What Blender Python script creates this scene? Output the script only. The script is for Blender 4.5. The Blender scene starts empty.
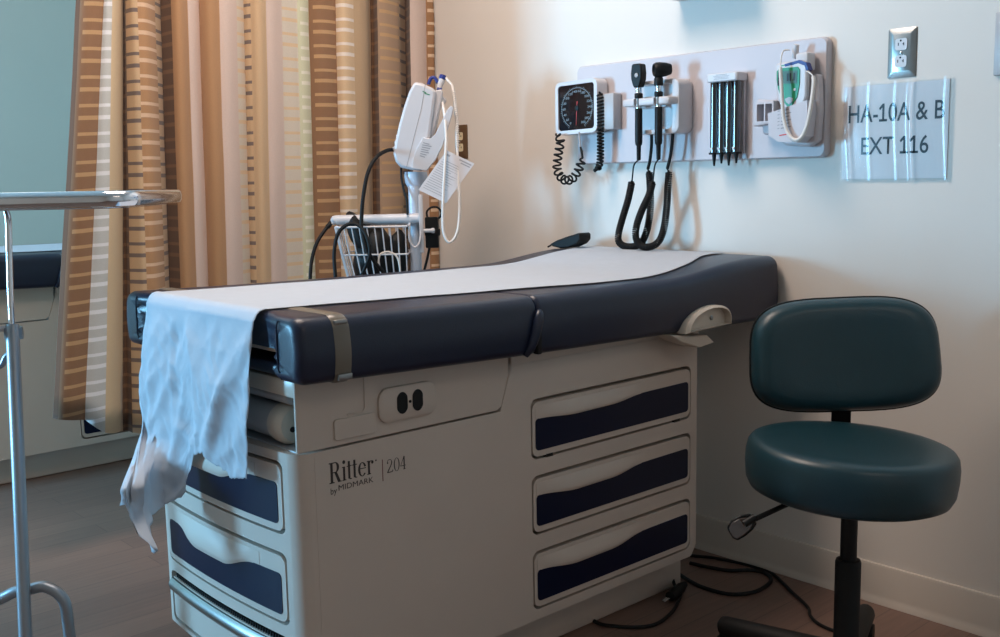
import bpy, bmesh, math, random
from mathutils import Vector, Matrix, noise
random.seed(7)
C = bpy.context.scene.collection
PI = math.pi
# ------------------------------------------------------------------ camera
CF, CYAW, CPIT, CROL, CD, CH = 1043.394, 0.83658, 0.135777, -0.019036, 2.40104, 1.09221
cyw, syw, cpi, spi = math.cos(CYAW), math.sin(CYAW), math.cos(CPIT), math.sin(CPIT)
FWD = Vector((-syw*cpi, cyw*cpi, -spi)); R0 = Vector((cyw, syw, 0)); U0 = R0.cross(FWD)
RGT = R0*math.cos(CROL)+U0*math.sin(CROL); UPV = -R0*math.sin(CROL)+U0*math.cos(CROL)
CAM = Vector((0, -CD, CH))
def ray(px, py): return FWD+RGT*((px-500)/CF)-UPV*((py-318.5)/CF)
def on_x(px, py, v): d = ray(px, py); return CAM+d*((v-CAM.x)/d.x)
def on_y(px, py, v): d = ray(px, py); return CAM+d*((v-CAM.y)/d.y)
def on_z(px, py, v): d = ray(px, py); return CAM+d*((v-CAM.z)/d.z)
def at(px, py, dep): return CAM+ray(px, py)*dep
cd = bpy.data.cameras.new('camera'); cam = bpy.data.objects.new('camera', cd); C.objects.link(cam)
m = Matrix((RGT, UPV, -FWD)).transposed().to_4x4(); m.translation = CAM
cam.matrix_world = m
cd.sensor_width = 36; cd.lens = CF*36/1000; cd.clip_start = .02
bpy.context.scene.camera = cam
# ------------------------------------------------------------------ materials
def lin(c):
    return tuple((x/255/12.92 if x/255 <= .04045 else ((x/255+.055)/1.055)**2.4) for x in c)+(1,)
MATS = {}
def mat(name, col, rough=.5, metal=0, noise_amt=0, scale=40, bump=0, bscale=None, coat=0, spec=.5, trans=0, sss=0):
    m = bpy.data.materials.new(name); m.use_nodes = True; nt = m.node_tree; b = nt.nodes['Principled BSDF']
    b.inputs['Base Color'].default_value = lin(col); b.inputs['Roughness'].default_value = rough
    b.inputs['Metallic'].default_value = metal; b.inputs['Specular IOR Level'].default_value = spec
    b.inputs['Coat Weight'].default_value = coat; b.inputs['Transmission Weight'].default_value = trans
    tc = nt.nodes.new('ShaderNodeTexCoord')
    if noise_amt or bump:
        n = nt.nodes.new('ShaderNodeTexNoise'); n.inputs['Scale'].default_value = scale; n.inputs['Detail'].default_value = 5
        nt.links.new(tc.outputs['Object'], n.inputs['Vector'])
    if noise_amt:
        mx = nt.nodes.new('ShaderNodeMix'); mx.data_type = 'RGBA'
        mx.inputs['A'].default_value = lin(tuple(max(0, c*(1-noise_amt)) for c in col))
        mx.inputs['B'].default_value = lin(tuple(min(255, c*(1+noise_amt)) for c in col))
        nt.links.new(n.outputs['Fac'], mx.inputs['Factor']); nt.links.new(mx.outputs['Result'], b.inputs['Base Color'])
    if bump:
        n2 = nt.nodes.new('ShaderNodeTexNoise'); n2.inputs['Scale'].default_value = bscale or scale; n2.inputs['Detail'].default_value = 3
        nt.links.new(tc.outputs['Object'], n2.inputs['Vector'])
        bp = nt.nodes.new('ShaderNodeBump'); bp.inputs['Strength'].default_value = bump; bp.inputs['Distance'].default_value = .003
        nt.links.new(n2.outputs['Fac'], bp.inputs['Height']); nt.links.new(bp.outputs['Normal'], b.inputs['Normal'])
    MATS[name] = m
    return m
M_wall = mat('painted_wall', (224, 216, 207), .75, noise_amt=.015, scale=3, bump=.06, bscale=180)
M_wall_l = mat('painted_wall_teal_grey', (170, 166, 152), .75, noise_amt=.015, scale=3)
M_base = mat('vinyl_baseboard', (205, 194, 182), .45)
M_ceil = mat('ceiling_tile', (226, 220, 212), .9, noise_amt=.03, scale=60)
M_putty = mat('putty_plastic', (200, 186, 174), .42, noise_amt=.02, scale=8, bump=.05, bscale=500)
M_putty2 = mat('light_putty_plastic', (206, 193, 178), .35)
M_navy = mat('navy_vinyl', (18, 27, 50), .34, noise_amt=.05, scale=14, bump=.12, bscale=420)
M_inlay = mat('navy_inlay', (7, 18, 45), .34, spec=.2)
M_gap = mat('dark_gap', (14, 13, 13), .8)
M_blk = mat('black_plastic', (13, 13, 13), .5, spec=.3)
M_blkrub = mat('black_rubber', (15, 14, 14), .6, spec=.3)
M_white = mat('white_plastic', (203, 199, 200), .38)
M_grey = mat('grey_plastic', (176, 172, 172), .4)
M_chrome = mat('chrome', (220, 222, 226), .12, 1)
M_steel = mat('brushed_steel', (150, 150, 148), .28, 1, noise_amt=.05, scale=60)
M_alu = mat('painted_silver_tube', (150, 158, 166), .38, .7)
M_paper = mat('exam_paper', (201, 209, 219), .85, noise_amt=.02, scale=30, bump=.6, bscale=26)
def translucent(m, f, col):
    nt = m.node_tree; b = nt.nodes['Principled BSDF']; o = nt.nodes['Material Output']
    t = nt.nodes.new('ShaderNodeBsdfTranslucent'); t.inputs[0].default_value = lin(col); mx = nt.nodes.new('ShaderNodeMixShader'); mx.inputs[0].default_value = f
    nt.links.new(b.outputs[0], mx.inputs[1]); nt.links.new(t.outputs[0], mx.inputs[2]); nt.links.new(mx.outputs[0], o.inputs[0])
translucent(M_paper, .22, (226, 222, 220))
M_print = mat('dark_print', (52, 44, 44), .6)
M_redp = mat('reddish_print', (120, 70, 66), .6)
M_ink = mat('black_ink', (30, 32, 38), .5)
M_greyink = mat('grey_ink', (150, 148, 150), .6)
M_blue = mat('blue_plastic', (24, 44, 120), .4)
M_green = mat('green_plastic', (20, 130, 84), .35)
M_lcd = mat('screen_glass', (84, 120, 116), .12)
M_red = mat('red_paint', (200, 60, 50), .5)
M_teal = mat('teal_vinyl', (20, 52, 60), .36, noise_amt=.05, scale=18, bump=.1, bscale=400)
M_olive = mat('olive_strap', (112, 104, 92), .3)
M_panel = mat('wall_board_plastic', (198, 191, 194), .5)
M_face = mat('gauge_glass', (12, 16, 24), .06, spec=.5)
M_dial = mat('dial_print', (128, 138, 142), .5)
M_tube = mat('specula_tube_dark', (8, 10, 22), .06, spec=1, coat=1)
M_pole = mat('pale_blue_enamel', (196, 206, 220), .3)
M_cable_w = mat('white_cable', (222, 214, 206), .45)
M_smoke = mat('smoked_plastic', (84, 70, 64), .15, coat=.6)
M_brass = mat('brown_steel_plate', (120, 96, 74), .35, .6)
M_ivory = mat('ivory_receptacle', (222, 206, 170), .4)
def sleeve_mat():
    m = bpy.data.materials.new('clear_sleeve'); m.use_nodes = True; nt = m.node_tree; nt.nodes.clear()
    o = nt.nodes.new('ShaderNodeOutputMaterial'); mx = nt.nodes.new('ShaderNodeMixShader')
    t = nt.nodes.new('ShaderNodeBsdfTransparent'); g = nt.nodes.new('ShaderNodeBsdfGlossy'); g.inputs['Roughness'].default_value = .12
    f = nt.nodes.new('ShaderNodeFresnel'); f.inputs['IOR'].default_value = 1.3
    nt.links.new(f.outputs[0], mx.inputs[0]); nt.links.new(t.outputs[0], mx.inputs[1]); nt.links.new(g.outputs[0], mx.inputs[2])
    nt.links.new(mx.outputs[0], o.inputs[0]); return m
M_sleeve = sleeve_mat()
def floor_mat():
    m = bpy.data.materials.new('dark_wood_floor'); m.use_nodes = True; nt = m.node_tree; b = nt.nodes['Principled BSDF']
    L = nt.links.new; N = nt.nodes.new
    tc = N('ShaderNodeTexCoord'); mp = N('ShaderNodeMapping'); mp.inputs['Rotation'].default_value = (0, 0, PI/2)
    L(tc.outputs['Object'], mp.inputs['Vector'])
    br = N('ShaderNodeTexBrick'); br.inputs['Scale'].default_value = 1; br.inputs['Brick Width'].default_value = 1.2
    br.inputs['Row Height'].default_value = .1; br.inputs['Mortar Size'].default_value = .0012
    br.inputs['Color1'].default_value = lin((122, 95, 82)); br.inputs['Color2'].default_value = lin((112, 87, 76)); br.inputs['Mortar'].default_value = lin((90, 69, 60))
    L(mp.outputs[0], br.inputs['Vector'])
    mp2 = N('ShaderNodeMapping'); mp2.inputs['Scale'].default_value = (60, 3, 1); L(tc.outputs['Object'], mp2.inputs['Vector'])
    ns = N('ShaderNodeTexNoise'); ns.inputs['Scale'].default_value = 1.6; ns.inputs['Detail'].default_value = 8; L(mp2.outputs[0], ns.inputs['Vector'])
    mr = N('ShaderNodeMapRange'); mr.inputs['To Min'].default_value = .72; mr.inputs['To Max'].default_value = 1.28; L(ns.outputs['Fac'], mr.inputs[0])
    mx = N('ShaderNodeMix'); mx.data_type = 'RGBA'; mx.blend_type = 'MULTIPLY'; mx.inputs['Factor'].default_value = 1
    L(br.outputs['Color'], mx.inputs['A']); L(mr.outputs[0], mx.inputs['B']); L(mx.outputs['Result'], b.inputs['Base Color'])
    b.inputs['Roughness'].default_value = .42
    return m
M_floor = floor_mat()
DASH_P = .078
def fabric(name, base, dash=None, strength=1.0, edge=.0):
    m = bpy.data.materials.new(name); m.use_nodes = True; nt = m.node_tree; b = nt.nodes['Principled BSDF']
    L = nt.links.new; N = nt.nodes.new
    tc = N('ShaderNodeTexCoord'); w = N('ShaderNodeTexNoise'); w.inputs['Scale'].default_value = 260; L(tc.outputs['Object'], w.inputs['Vector'])
    mr = N('ShaderNodeMapRange'); mr.inputs['To Min'].default_value = .93; mr.inputs['To Max'].default_value = 1.07; L(w.outputs['Fac'], mr.inputs[0])
    mx = N('ShaderNodeMix'); mx.data_type = 'RGBA'; mx.inputs['A'].default_value = lin(base); mx.inputs['B'].default_value = lin(dash or base)
    if dash:
        uv = N('ShaderNodeUVMap'); uv.uv_map = 'UVMap'; sx = N('ShaderNodeSeparateXYZ'); L(uv.outputs[0], sx.inputs[0])
        def mth(op, a, bb=None):
            n = N('ShaderNodeMath'); n.operation = op
            for k, v in ((0, a), (1, bb)):
                if v is None: continue
                if isinstance(v, (int, float)): n.inputs[k].default_value = v
                else: L(v, n.inputs[k])
            return n.outputs[0]
        fr = mth('FRACT', mth('DIVIDE', sx.outputs['Y'], DASH_P))
        d1 = mth('LESS_THAN', mth('ABSOLUTE', mth('SUBTRACT', fr, .25)), .075)
        d2 = mth('LESS_THAN', mth('ABSOLUTE', mth('SUBTRACT', fr, .68)), .06)
        ins = mth('GREATER_THAN', sx.outputs['X'], edge)
        ins2 = mth('LESS_THAN', sx.outputs['X'], 1.01-edge*.15)
        f = mth('MULTIPLY', mth('MULTIPLY', mth('MAXIMUM', d1, d2), mth('MULTIPLY', ins, ins2)), strength)
        L(f, mx.inputs['Factor'])
    else: mx.inputs['Factor'].default_value = 0
    mu = N('ShaderNodeMix'); mu.data_type = 'RGBA'; mu.blend_type = 'MULTIPLY'; mu.inputs['Factor'].default_value = 1
    L(mx.outputs['Result'], mu.inputs['A']); L(mr.outputs[0], mu.inputs['B']); L(mu.outputs['Result'], b.inputs['Base Color'])
    b.inputs['Roughness'].default_value = .85; b.inputs['Sheen Weight'].default_value = .15
    return m
# ------------------------------------------------------------------ objects
ORG = Vector((0, 0, 0))
def root_loc(o):
    while o.parent: o = o.parent
    return Vector(o.location)
def obj(name, bm, mt, parent=None, smooth=38, label=None, bevel=0, solid=0, sub=0):
    me = bpy.data.meshes.new(name)
    bmesh.ops.remove_doubles(bm, verts=bm.verts, dist=1e-6)
    bmesh.ops.recalc_face_normals(bm, faces=bm.faces)
    if parent is not None: bmesh.ops.translate(bm, verts=bm.verts, vec=-root_loc(parent))
    bm.to_mesh(me); bm.free()
    for x in (mt if isinstance(mt, (list, tuple)) else [mt]): me.materials.append(x)
    if smooth:
        for p in me.polygons: p.use_smooth = True
        me.set_sharp_from_angle(angle=math.radians(smooth))
    o = bpy.data.objects.new(name, me); C.objects.link(o)
    if solid:
        s = o.modifiers.new('solid', 'SOLIDIFY'); s.thickness = solid; s.offset = 0
    if bevel:
        s = o.modifiers.new('bevel', 'BEVEL'); s.width = bevel; s.segments = 2; s.limit_method = 'ANGLE'; s.angle_limit = math.radians(40)
    if sub:
        s = o.modifiers.new('sub', 'SUBSURF'); s.levels = sub; s.render_levels = sub
    if parent is not None: o.parent = parent
    if label: o['label'] = label
    return o
def struct(name, bm, mt, **k):
    o = obj(name, bm, mt, **k); o['kind'] = 'structure'; return o
def thing(name, label, cat, loc=(0, 0, 0), group=None):
    global ORG
    ORG = Vector(loc)
    o = bpy.data.objects.new(name, None); C.objects.link(o); o.location = loc; o.empty_display_size = .05
    o['label'] = label; o['category'] = cat
    if group: o['group'] = group
    return o
def tag(o, label, cat, group=None):
    o['label'] = label; o['category'] = cat
    if group: o['group'] = group
    return o
def dup(root, off, label=None, name=None):
    def cp(o, parent):
        c = o.copy(); C.objects.link(c)
        if parent: c.parent = parent
        for ch in list(o.children): cp(ch, c)
        return c
    r = cp(root, None); r.location = root.location+Vector(off)
    if label: r['label'] = label
    return r
def cut(o, *cutters):
    """boolean difference applied to the object's mesh, cutters are bmeshes in the same coordinates"""
    tmp = []
    for bm in cutters:
        bmesh.ops.recalc_face_normals(bm, faces=bm.faces)
        if o.parent is not None: bmesh.ops.translate(bm, verts=bm.verts, vec=-root_loc(o))
        me = bpy.data.meshes.new('tmp'); bm.to_mesh(me); bm.free()
        c = bpy.data.objects.new('tmp', me); C.objects.link(c)
        if o.parent is not None: c.parent = o.parent
        md = o.modifiers.new('cut', 'BOOLEAN'); md.object = c; md.operation = 'DIFFERENCE'; md.solver = 'EXACT'
        tmp.append(c)
    bpy.context.view_layer.update()
    dg = bpy.context.evaluated_depsgraph_get()
    me = bpy.data.meshes.new_from_object(o.evaluated_get(dg))
    o.modifiers.clear(); old = o.data; o.data = me; me.name = old.name; bpy.data.meshes.remove(old)
    for p in me.polygons: p.use_smooth = True
    me.set_sharp_from_angle(angle=math.radians(38))
    for c in tmp:
        mm = c.data; bpy.data.objects.remove(c); bpy.data.meshes.remove(mm)
    return o
NB = bmesh.new
def box(bm, x0, x1, y0, y1, z0, z1, bev=0, seg=2):
    vs = [bm.verts.new((x, y, z)) for x in (x0, x1) for y in (y0, y1) for z in (z0, z1)]
    fs = [(0, 1, 3, 2), (4, 6, 7, 5), (0, 4, 5, 1), (2, 3, 7, 6), (0, 2, 6, 4), (1, 5, 7, 3)]
    f = [bm.faces.new([vs[i] for i in q]) for q in fs]
    if bev:
        es = list({e for q in f for e in q.edges})
        bmesh.ops.bevel(bm, geom=es, offset=bev, segments=seg, profile=.5, affect='EDGES')
    return bm
def bx(*a, **k): return box(NB(), *a, **k)
def frame_of(d):
    d = d.normalized(); a = Vector((0, 0, 1)) if abs(d.z) < .9 else Vector((1, 0, 0))
    u = d.cross(a).normalized(); return u, d.cross(u).normalized()
def catmull(pts, n=6, closed=False):
    P = [Vector(p) for p in pts]; out = []
    N = len(P)
    for i in range(N if closed else N-1):
        if closed: p0, p1, p2, p3 = P[(i-1) % N], P[i], P[(i+1) % N], P[(i+2) % N]
        else: p0, p1, p2, p3 = P[max(i-1, 0)], P[i], P[i+1], P[min(i+2, N-1)]
        for k in range(n):
            t = k/n
            out.append(.5*((2*p1)+(p2-p0)*t+(2*p0-5*p1+4*p2-p3)*t*t+(3*p1-p0-3*p2+p3)*t**3))
    if not closed: out.append(P[-1])
    return out
def tube(bm, pts, r, seg=10, closed=False, cap=True, flat=None):
    P = [Vector(p) for p in pts]; n = len(P); rings = []
    d0 = (P[1]-P[0]); u, v = frame_of(d0)
    for i in range(n):
        if closed: d = P[(i+1) % n]-P[i-1]
        else: d = P[min(i+1, n-1)]-P[max(i-1, 0)]
        if d.length < 1e-9: d = d0
        d.normalize(); u = (u-d*u.dot(d)).normalized(); v = d.cross(u)
        rr = r[i] if isinstance(r, (list, tuple)) else r
        rings.append([bm.verts.new(P[i]+(u*math.cos(2*PI*k/seg)+v*math.sin(2*PI*k/seg)*(flat or 1))*rr) for k in range(seg)])
    for i in range(n if closed else n-1):
        a, b = rings[i], rings[(i+1) % n]
        for k in range(seg): bm.faces.new((a[k], a[(k+1) % seg], b[(k+1) % seg], b[k]))
    if not closed and cap:
        bm.faces.new(rings[0][::-1]); bm.faces.new(rings[-1])
    return bm
def helix(path, hr, r, pitch, seg=6, per=12):
    """coiled cord along a smooth path"""
    P = [Vector(p) for p in path]; L = [0]
    for i in range(1, len(P)): L.append(L[-1]+(P[i]-P[i-1]).length)
    T = L[-1]; n = max(8, int(T/pitch*per)); out = []; u = None; j = 0
    for i in range(n+1):
        s = T*i/n
        while j < len(P)-2 and L[j+1] < s: j += 1
        t = (s-L[j])/max(1e-9, L[j+1]-L[j]); c = P[j].lerp(P[j+1], t)
        a = P[max(0, j-1)]; b = P[min(len(P)-1, j+2)]; d = (b-a).normalized()
        if u is None: u, v = frame_of(d)
        u = (u-d*u.dot(d)).normalized(); v = d.cross(u)
        ph = 2*PI*s/pitch
        e = min(1, i/per, (n-i)/per)
        out.append(c+(u*math.cos(ph)+v*math.sin(ph))*hr*e)
    return tube(NB(), out, r, seg)
def lathe(bm, prof, org, axis=(0, 0, 1), seg=24, cap=True, squash=None):
    o = Vector(org); d = Vector(axis).normalized(); u, v = frame_of(d); rings = []
    sq = squash or (1, 1)
    for r, h in prof:
        rings.append([bm.verts.new(o+d*h+(u*math.cos(2*PI*k/seg)*sq[0]+v*math.sin(2*PI*k/seg)*sq[1])*max(r, 1e-5)) for k in range(seg)])
    for a, b in zip(rings, rings[1:]):
        for k in range(seg): bm.faces.new((a[k], a[(k+1) % seg], b[(k+1) % seg], b[k]))
    if cap: bm.faces.new(rings[0][::-1]); bm.faces.new(rings[-1])
    return bm
def prism(bm, poly, fn, d0, d1):
    """poly of (a,b) swept from depth d0 to d1; fn(a,b,d) -> point"""
    A = [bm.verts.new(fn(a, b, d0)) for a, b in poly]; B = [bm.verts.new(fn(a, b, d1)) for a, b in poly]; n = len(poly)
    bm.faces.new(A); bm.faces.new(B[::-1])
    for i in range(n): bm.faces.new((A[i], B[i], B[(i+1) % n], A[(i+1) % n]))
    return bm
def rrect(a0, a1, b0, b1, r, n=6):
    out = []
    for cx, cy, s in ((a1-r, b1-r, 0), (a0+r, b1-r, 1), (a0+r, b0+r, 2), (a1-r, b0+r, 3)):
        for k in range(n+1):
            t = PI/2*(s+k/n); out.append((cx+r*math.cos(t), cy+r*math.sin(t)))
    return out
def sstep(a, b, x):
    t = min(1, max(0, (x-a)/(b-a))); return t*t*(3-2*t)
def interp(tab, x):
    if x <= tab[0][0]: return tab[0][1]
    for (a, b), (c, d) in zip(tab, tab[1:]):
        if x <= c:
            t = (x-a)/(c-a); return b+(d-b)*t
    return tab[-1][1]
def colpanel(fn, s0, s1, lo, hi, d0, d1, n=36, rows=4, dense=.014):
    """solid panel between curves lo(s) and hi(s), back depth d0, front depth d1 (number or function of s,v); fn(s,z,d)->point"""
    bm = NB(); ss = []
    for i in range(n+1): ss.append(s0+(s1-s0)*i/n)
    for k in (.02, .08, .2, .4, .65): ss += [s0+dense*k, s1-dense*k]
    ss = sorted(ss); F = []; Bk = []
    for s in ss:
        a, b = lo(s), hi(s); f = []; g = []
        for r in range(rows+1):
            v = r/rows; z = a+(b-a)*v
            f.append(bm.verts.new(fn(s, z, d1(s, v) if callable(d1) else d1))); g.append(bm.verts.new(fn(s, z, d0)))
        F.append(f); Bk.append(g)
    N = len(ss)
    for i in range(N-1):
        for r in range(rows):
            bm.faces.new((F[i][r], F[i+1][r], F[i+1][r+1], F[i][r+1])); bm.faces.new((Bk[i][r+1], Bk[i+1][r+1], Bk[i+1][r], Bk[i][r]))
        bm.faces.new((Bk[i][0], Bk[i+1][0], F[i+1][0], F[i][0])); bm.faces.new((F[i][-1], F[i+1][-1], Bk[i+1][-1], Bk[i][-1]))
    for q in (0, N-1):
        for r in range(rows):
            bm.faces.new((F[q][r], F[q][r+1], Bk[q][r+1], Bk[q][r]))
    return bm
def rlo(s0, s1, z0, r): return lambda s: z0+(lambda d: r-math.sqrt(max(0, r*r-(r-d)**2)) if d < r else 0)(max(0, min(s-s0, s1-s)))
def rhi(s0, s1, z1, r): return lambda s: z1-(lambda d: r-math.sqrt(max(0, r*r-(r-d)**2)) if d < r else 0)(max(0, min(s-s0, s1-s)))
def text_mesh(s, fn, a0, a1, b0, b1, ext=.0004, ones=False, bold=0):
    """flat text fitted into the rectangle a0..a1 x b0..b1 of a surface; fn(a,b,d)->point"""
    cu = bpy.data.curves.new('t', 'FONT'); cu.body = s; cu.resolution_u = 4; cu.offset = bold
    to = bpy.data.objects.new('t', cu); C.objects.link(to); bpy.context.view_layer.update()
    me = bpy.data.meshes.new_from_object(to.evaluated_get(bpy.context.evaluated_depsgraph_get()))
    xs = [v.co.x for v in me.vertices]; ys = [v.co.y for v in me.vertices]
    x0, x1, y0, y1 = min(xs), max(xs), min(ys), max(ys)
    bm = NB(); bm.from_mesh(me)
    if ones:   # the figure one of the printed typeface has a flag and a foot
        seen = set(); quads = []
        for v in bm.verts:
            if v in seen: continue
            isl, st_ = [], [v]; seen.add(v)
            while st_:
                q = st_.pop(); isl.append(q)
                for e in q.link_edges:
                    o_ = e.other_vert(q)
                    if o_ not in seen: seen.add(o_); st_.append(o_)
            l, r, b, t = min(q.co.x for q in isl), max(q.co.x for q in isl), min(q.co.y for q in isl), max(q.co.y for q in isl)
            if t-b > .8*(y1-y0) and r-l < .25*(t-b):
                k = r-l; quads.append([(l-1.5*k, b), (r+1.4*k, b), (r+1.4*k, b+.85*k), (l-1.5*k, b+.85*k)])
                quads.append([(l+.1*k, t), (l-1.6*k, t-1.5*k), (l-1.2*k, t-2.3*k), (l+.2*k, t-1.2*k)])
        for q in quads: bm.faces.new([bm.verts.new((a, b, 0)) for a, b in q])
    for v in bm.verts: v.co = fn(a0+(v.co.x-x0)/(x1-x0)*(a1-a0), b0+(v.co.y-y0)/(y1-y0)*(b1-b0), ext)
    bpy.data.objects.remove(to); bpy.data.curves.remove(cu); bpy.data.meshes.remove(me)
    return bm
def merge(a, b):
    me = bpy.data.meshes.new('m'); b.to_mesh(me); b.free(); a.from_mesh(me); bpy.data.meshes.remove(me); return a
# ------------------------------------------------------------------ the room
XL, XR, YF, ZC = -5.6, 1.5, -4.3, 2.62
struct('floor', bx(XL, XR, YF, 0, -.05, 0), M_floor)
struct('ceiling', bx(XL, XR, YF, 0, ZC, ZC+.05), M_ceil)
struct('wall_back', bx(XL, XR, 0, .1, 0, ZC), M_wall)
struct('wall_left', bx(XL-.1, XL, YF, .1, 0, ZC), M_wall_l)
struct('wall_right', bx(XR, XR+.1, YF, .1, 0, ZC), M_wall)
WX0, WX1, WZ0, WZ1 = -4.6, -3.9, .6, 1.75
fw = NB(); prism(fw, [(XL, 0), (WX0, 0), (WX0, ZC), (XL, ZC)], lambda a, b, d: (a, d, b), YF-.1, YF)
prism(fw, [(WX1, 0), (XR, 0), (XR, ZC), (WX1, ZC)], lambda a, b, d: (a, d, b), YF-.1, YF)
prism(fw, [(WX0, 0), (WX1, 0), (WX1, WZ0), (WX0, WZ0)], lambda a, b, d: (a, d, b), YF-.1, YF)
prism(fw, [(WX0, WZ1), (WX1, WZ1), (WX1, ZC), (WX0, ZC)], lambda a, b, d: (a, d, b), YF-.1, YF)
struct('wall_front', fw, M_wall)
wf = NB()
for q in ((WX0, WX0+.05, WZ0, WZ1), (WX1-.05, WX1, WZ0, WZ1), (WX0, WX1, WZ0, WZ0+.05), (WX0, WX1, WZ1-.05, WZ1), ((WX0+WX1)/2-.02, (WX0+WX1)/2+.02, WZ0, WZ1)):
    box(wf, q[0], q[1], YF-.07, YF-.02, q[2], q[3])
struct('window_1', wf, M_white)
# coved vinyl baseboard
def base_prof(a): return [(0, 0), (-.016, 0), (-.0155, .004), (-.0115, .013), (-.0085, .024), (-.008, .094), (-.0055, .1005), (0, .1016)]
bb = NB(); prism(bb, base_prof(0), lambda a, b, d: (d, a, b), XL, XR)
struct('baseboard_back', bb, M_base)
bb = NB(); prism(bb, base_prof(0), lambda a, b, d: (XL-a, d, b), YF, 0)
struct('baseboard_left', bb, M_base)

# ------------------------------------------------------------------ exam table
CX = -1.905; HB = .30                     # centre line, half body width
CR = .034
XB = CX+HB; XBL = CX-HB; YB0, YB1 = -1.45, -.272
ZT = [(-1.5, .857), (-1.2, .849), (-.95, .845), (-.46, .842), (-.38, .845), (-.31, .853), (-.24, .862), (-.17, .868), (-.1, .871), (0, .869)]
def zt(y): return (interp(ZT, y-.03)+interp(ZT, y)*2+interp(ZT, y+.03))/4
def zb(y): return interp([(-1.5, .738), (-.9, .720), (-.3, .708), (0, .703)], y)
et = thing('exam_table', 'grey exam table with navy cushions in front, white paper hanging over its foot', 'exam table', (CX, -.75, 0))
# body shell with rounded corners
YBS = YB0+CR+.001
prof = [(YBS, .112), (YBS+.01, .105), (YB1-.02, .105), (YB1, .13), (YB1, .70), (-.925, .70), (-.955, .598), (YBS, .598)]
bm = NB(); prism(bm, prof, lambda a, b, d: (d, a, b), XBL, XB)
bmesh.ops.recalc_face_normals(bm, faces=bm.faces)
bmesh.ops.bevel(bm, geom=[e for e in bm.edges if all(v.co.y > YBS+.02 for v in e.verts)], offset=.012, segments=3, profile=.5, affect='EDGES')
body = obj('body', bm, M_putty, et)
BOW = .016
def side(s, z, d): return Vector((XB+d, s, z))

def foot(s, z, d):
    e = max(0, min(CR, abs(s-CX)-(HB-CR)))
    return Vector((s, YB0-d-BOW*(1-((s-CX)/HB)**2)+CR-math.sqrt(max(0, CR*CR-e*e)), z))
# bowed foot fascia
fas = obj('foot_fascia', colpanel(foot, XBL+.0007, XB-.0007, lambda s: .112, lambda s: .598, -.03, .0005, n=40, rows=2, dense=.05), M_putty, et)
SD = [(.478, .603), (.306, .430), (.133, .258)]
sy0, sy1 = -.868, -.306
cuts = []
for z0, z1 in SD:
    cuts.append(colpanel(side, sy0, sy1, rlo(sy0-.002, sy1+.002, z0-.005, .022), rhi(sy0-.002, sy1+.002, z1+.007, .022), -.030, .02, n=12, dense=.022))
cut(body, *cuts)
FDr = [(.444, .574), (.266, .398), (.125, .232)]
fx0, fx1 = CX-.256, CX+.253
cut(fas, *[colpanel(foot, fx0, fx1, rlo(fx0-.002, fx1+.002, z0-.005, .02), rhi(fx0-.002, fx1+.002, z1+.006, .02), -.026, .02, n=24, dense=.02) for z0, z1 in FDr])
def smoothbump(t, a, b): return sstep(a, a+.22, t)*(1-sstep(b-.22, b, t))
def drawer(fn, s0, s1, z0, z1, name, scoop, out, lipz, ts):
    g = .004; r = .018
    d = obj(name, colpanel(fn, s0+g, s1-g, rlo(s0+g, s1-g, z0+g*.3, r), rhi(s0+g, s1-g, z1-g*.3, r), -.02, out, n=40, dense=r), M_putty, et, bevel=.003)
    mg = .0125 if fn is side else .017; m0, m1 = s0+mg, s1-mg; zi0 = z0+.015; H = z1-z0
    def top(s):
        t = (s-m0)/(m1-m0)
        return z1-H*.30-scoop*smoothbump(t, *ts)+ .004*(t if ts[0] > 0 else 0)
    hi0 = rhi(m0, m1, 0, .010); lo = rlo(m0, m1, zi0, .010)
    obj('inlay', colpanel(fn, m0, m1, lo, lambda s: top(s)+hi0(s), out-.003, out+.0012, n=48, dense=.01, rows=2), M_inlay, d)
    # pull lip: swells outward over the inlay's upper edge
    def lip(s, v):
        t = (s-m0)/(m1-m0); w = smoothbump(t, ts[0]-.04, ts[1]+.04)
        return out+.0006+lipz*w*math.sin(PI*min(1, (1-v)*.62+.0))*(1 if v > .02 else .75)
    a, b = m0+(m1-m0)*max(0, ts[0]-.05), m0+(m1-m0)*min(1, ts[1]+.05)
    obj('pull_lip', colpanel(fn, a, b, lambda s: top(s)-.001, lambda s: z1-.010, out-.004, lip, n=44, rows=8, dense=.004), M_putty2 if 0 else M_putty, d)
    return d
for k, (z0, z1) in enumerate(SD):
    d = drawer(side, sy0, sy1, z0, z1, 'side_drawer', (.007, .010, .012)[k], .001, .010, (.02, .66))
    if k == 0:
        for yy in (sy0+.055, sy1-.055):
            obj('latch', bx(XB-.008, XB+.001, yy-.012, yy+.012, z0-.006, z0+.004, .0015), M_blk, d)
for z0, z1 in FDr[:2]:
    drawer(foot, fx0, fx1, z0, z1, 'foot_drawer', .024 if z0 < .4 else .022, .002, .012, (.12, .80))
st = obj('step', colpanel(foot, fx0+.005, fx1-.005, rlo(fx0+.005, fx1-.005, .127, .012), rhi(fx0+.005, fx1-.005, .221, .006), -.02, -.001, n=30), M_putty, et, bevel=.002)
obj('tread_strip', colpanel(foot, fx0+.007, fx1-.007, lambda s: .188, lambda s: .219, -.004, lambda s, v: -.001+.013*math.sin(PI*(.12+.76*v)), n=30, rows=6, dense=.004), M_steel, st)
rb = NB()
for k in range(54):
    s = fx0+.02+(fx1-fx0-.04)*k/53; p = foot(s, .225, -.012); box(rb, p.x-.0016, p.x+.0016, p.y-.008, p.y+.008, p.z-.004, p.z+.005)
o = obj('grip_ribs', rb, M_gap, st); o['kind'] = 'stuff'
obj('plinth', bx(CX-.238, XB-.060, -1.40, -.262, 0, .115, .008), M_putty, et)
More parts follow.
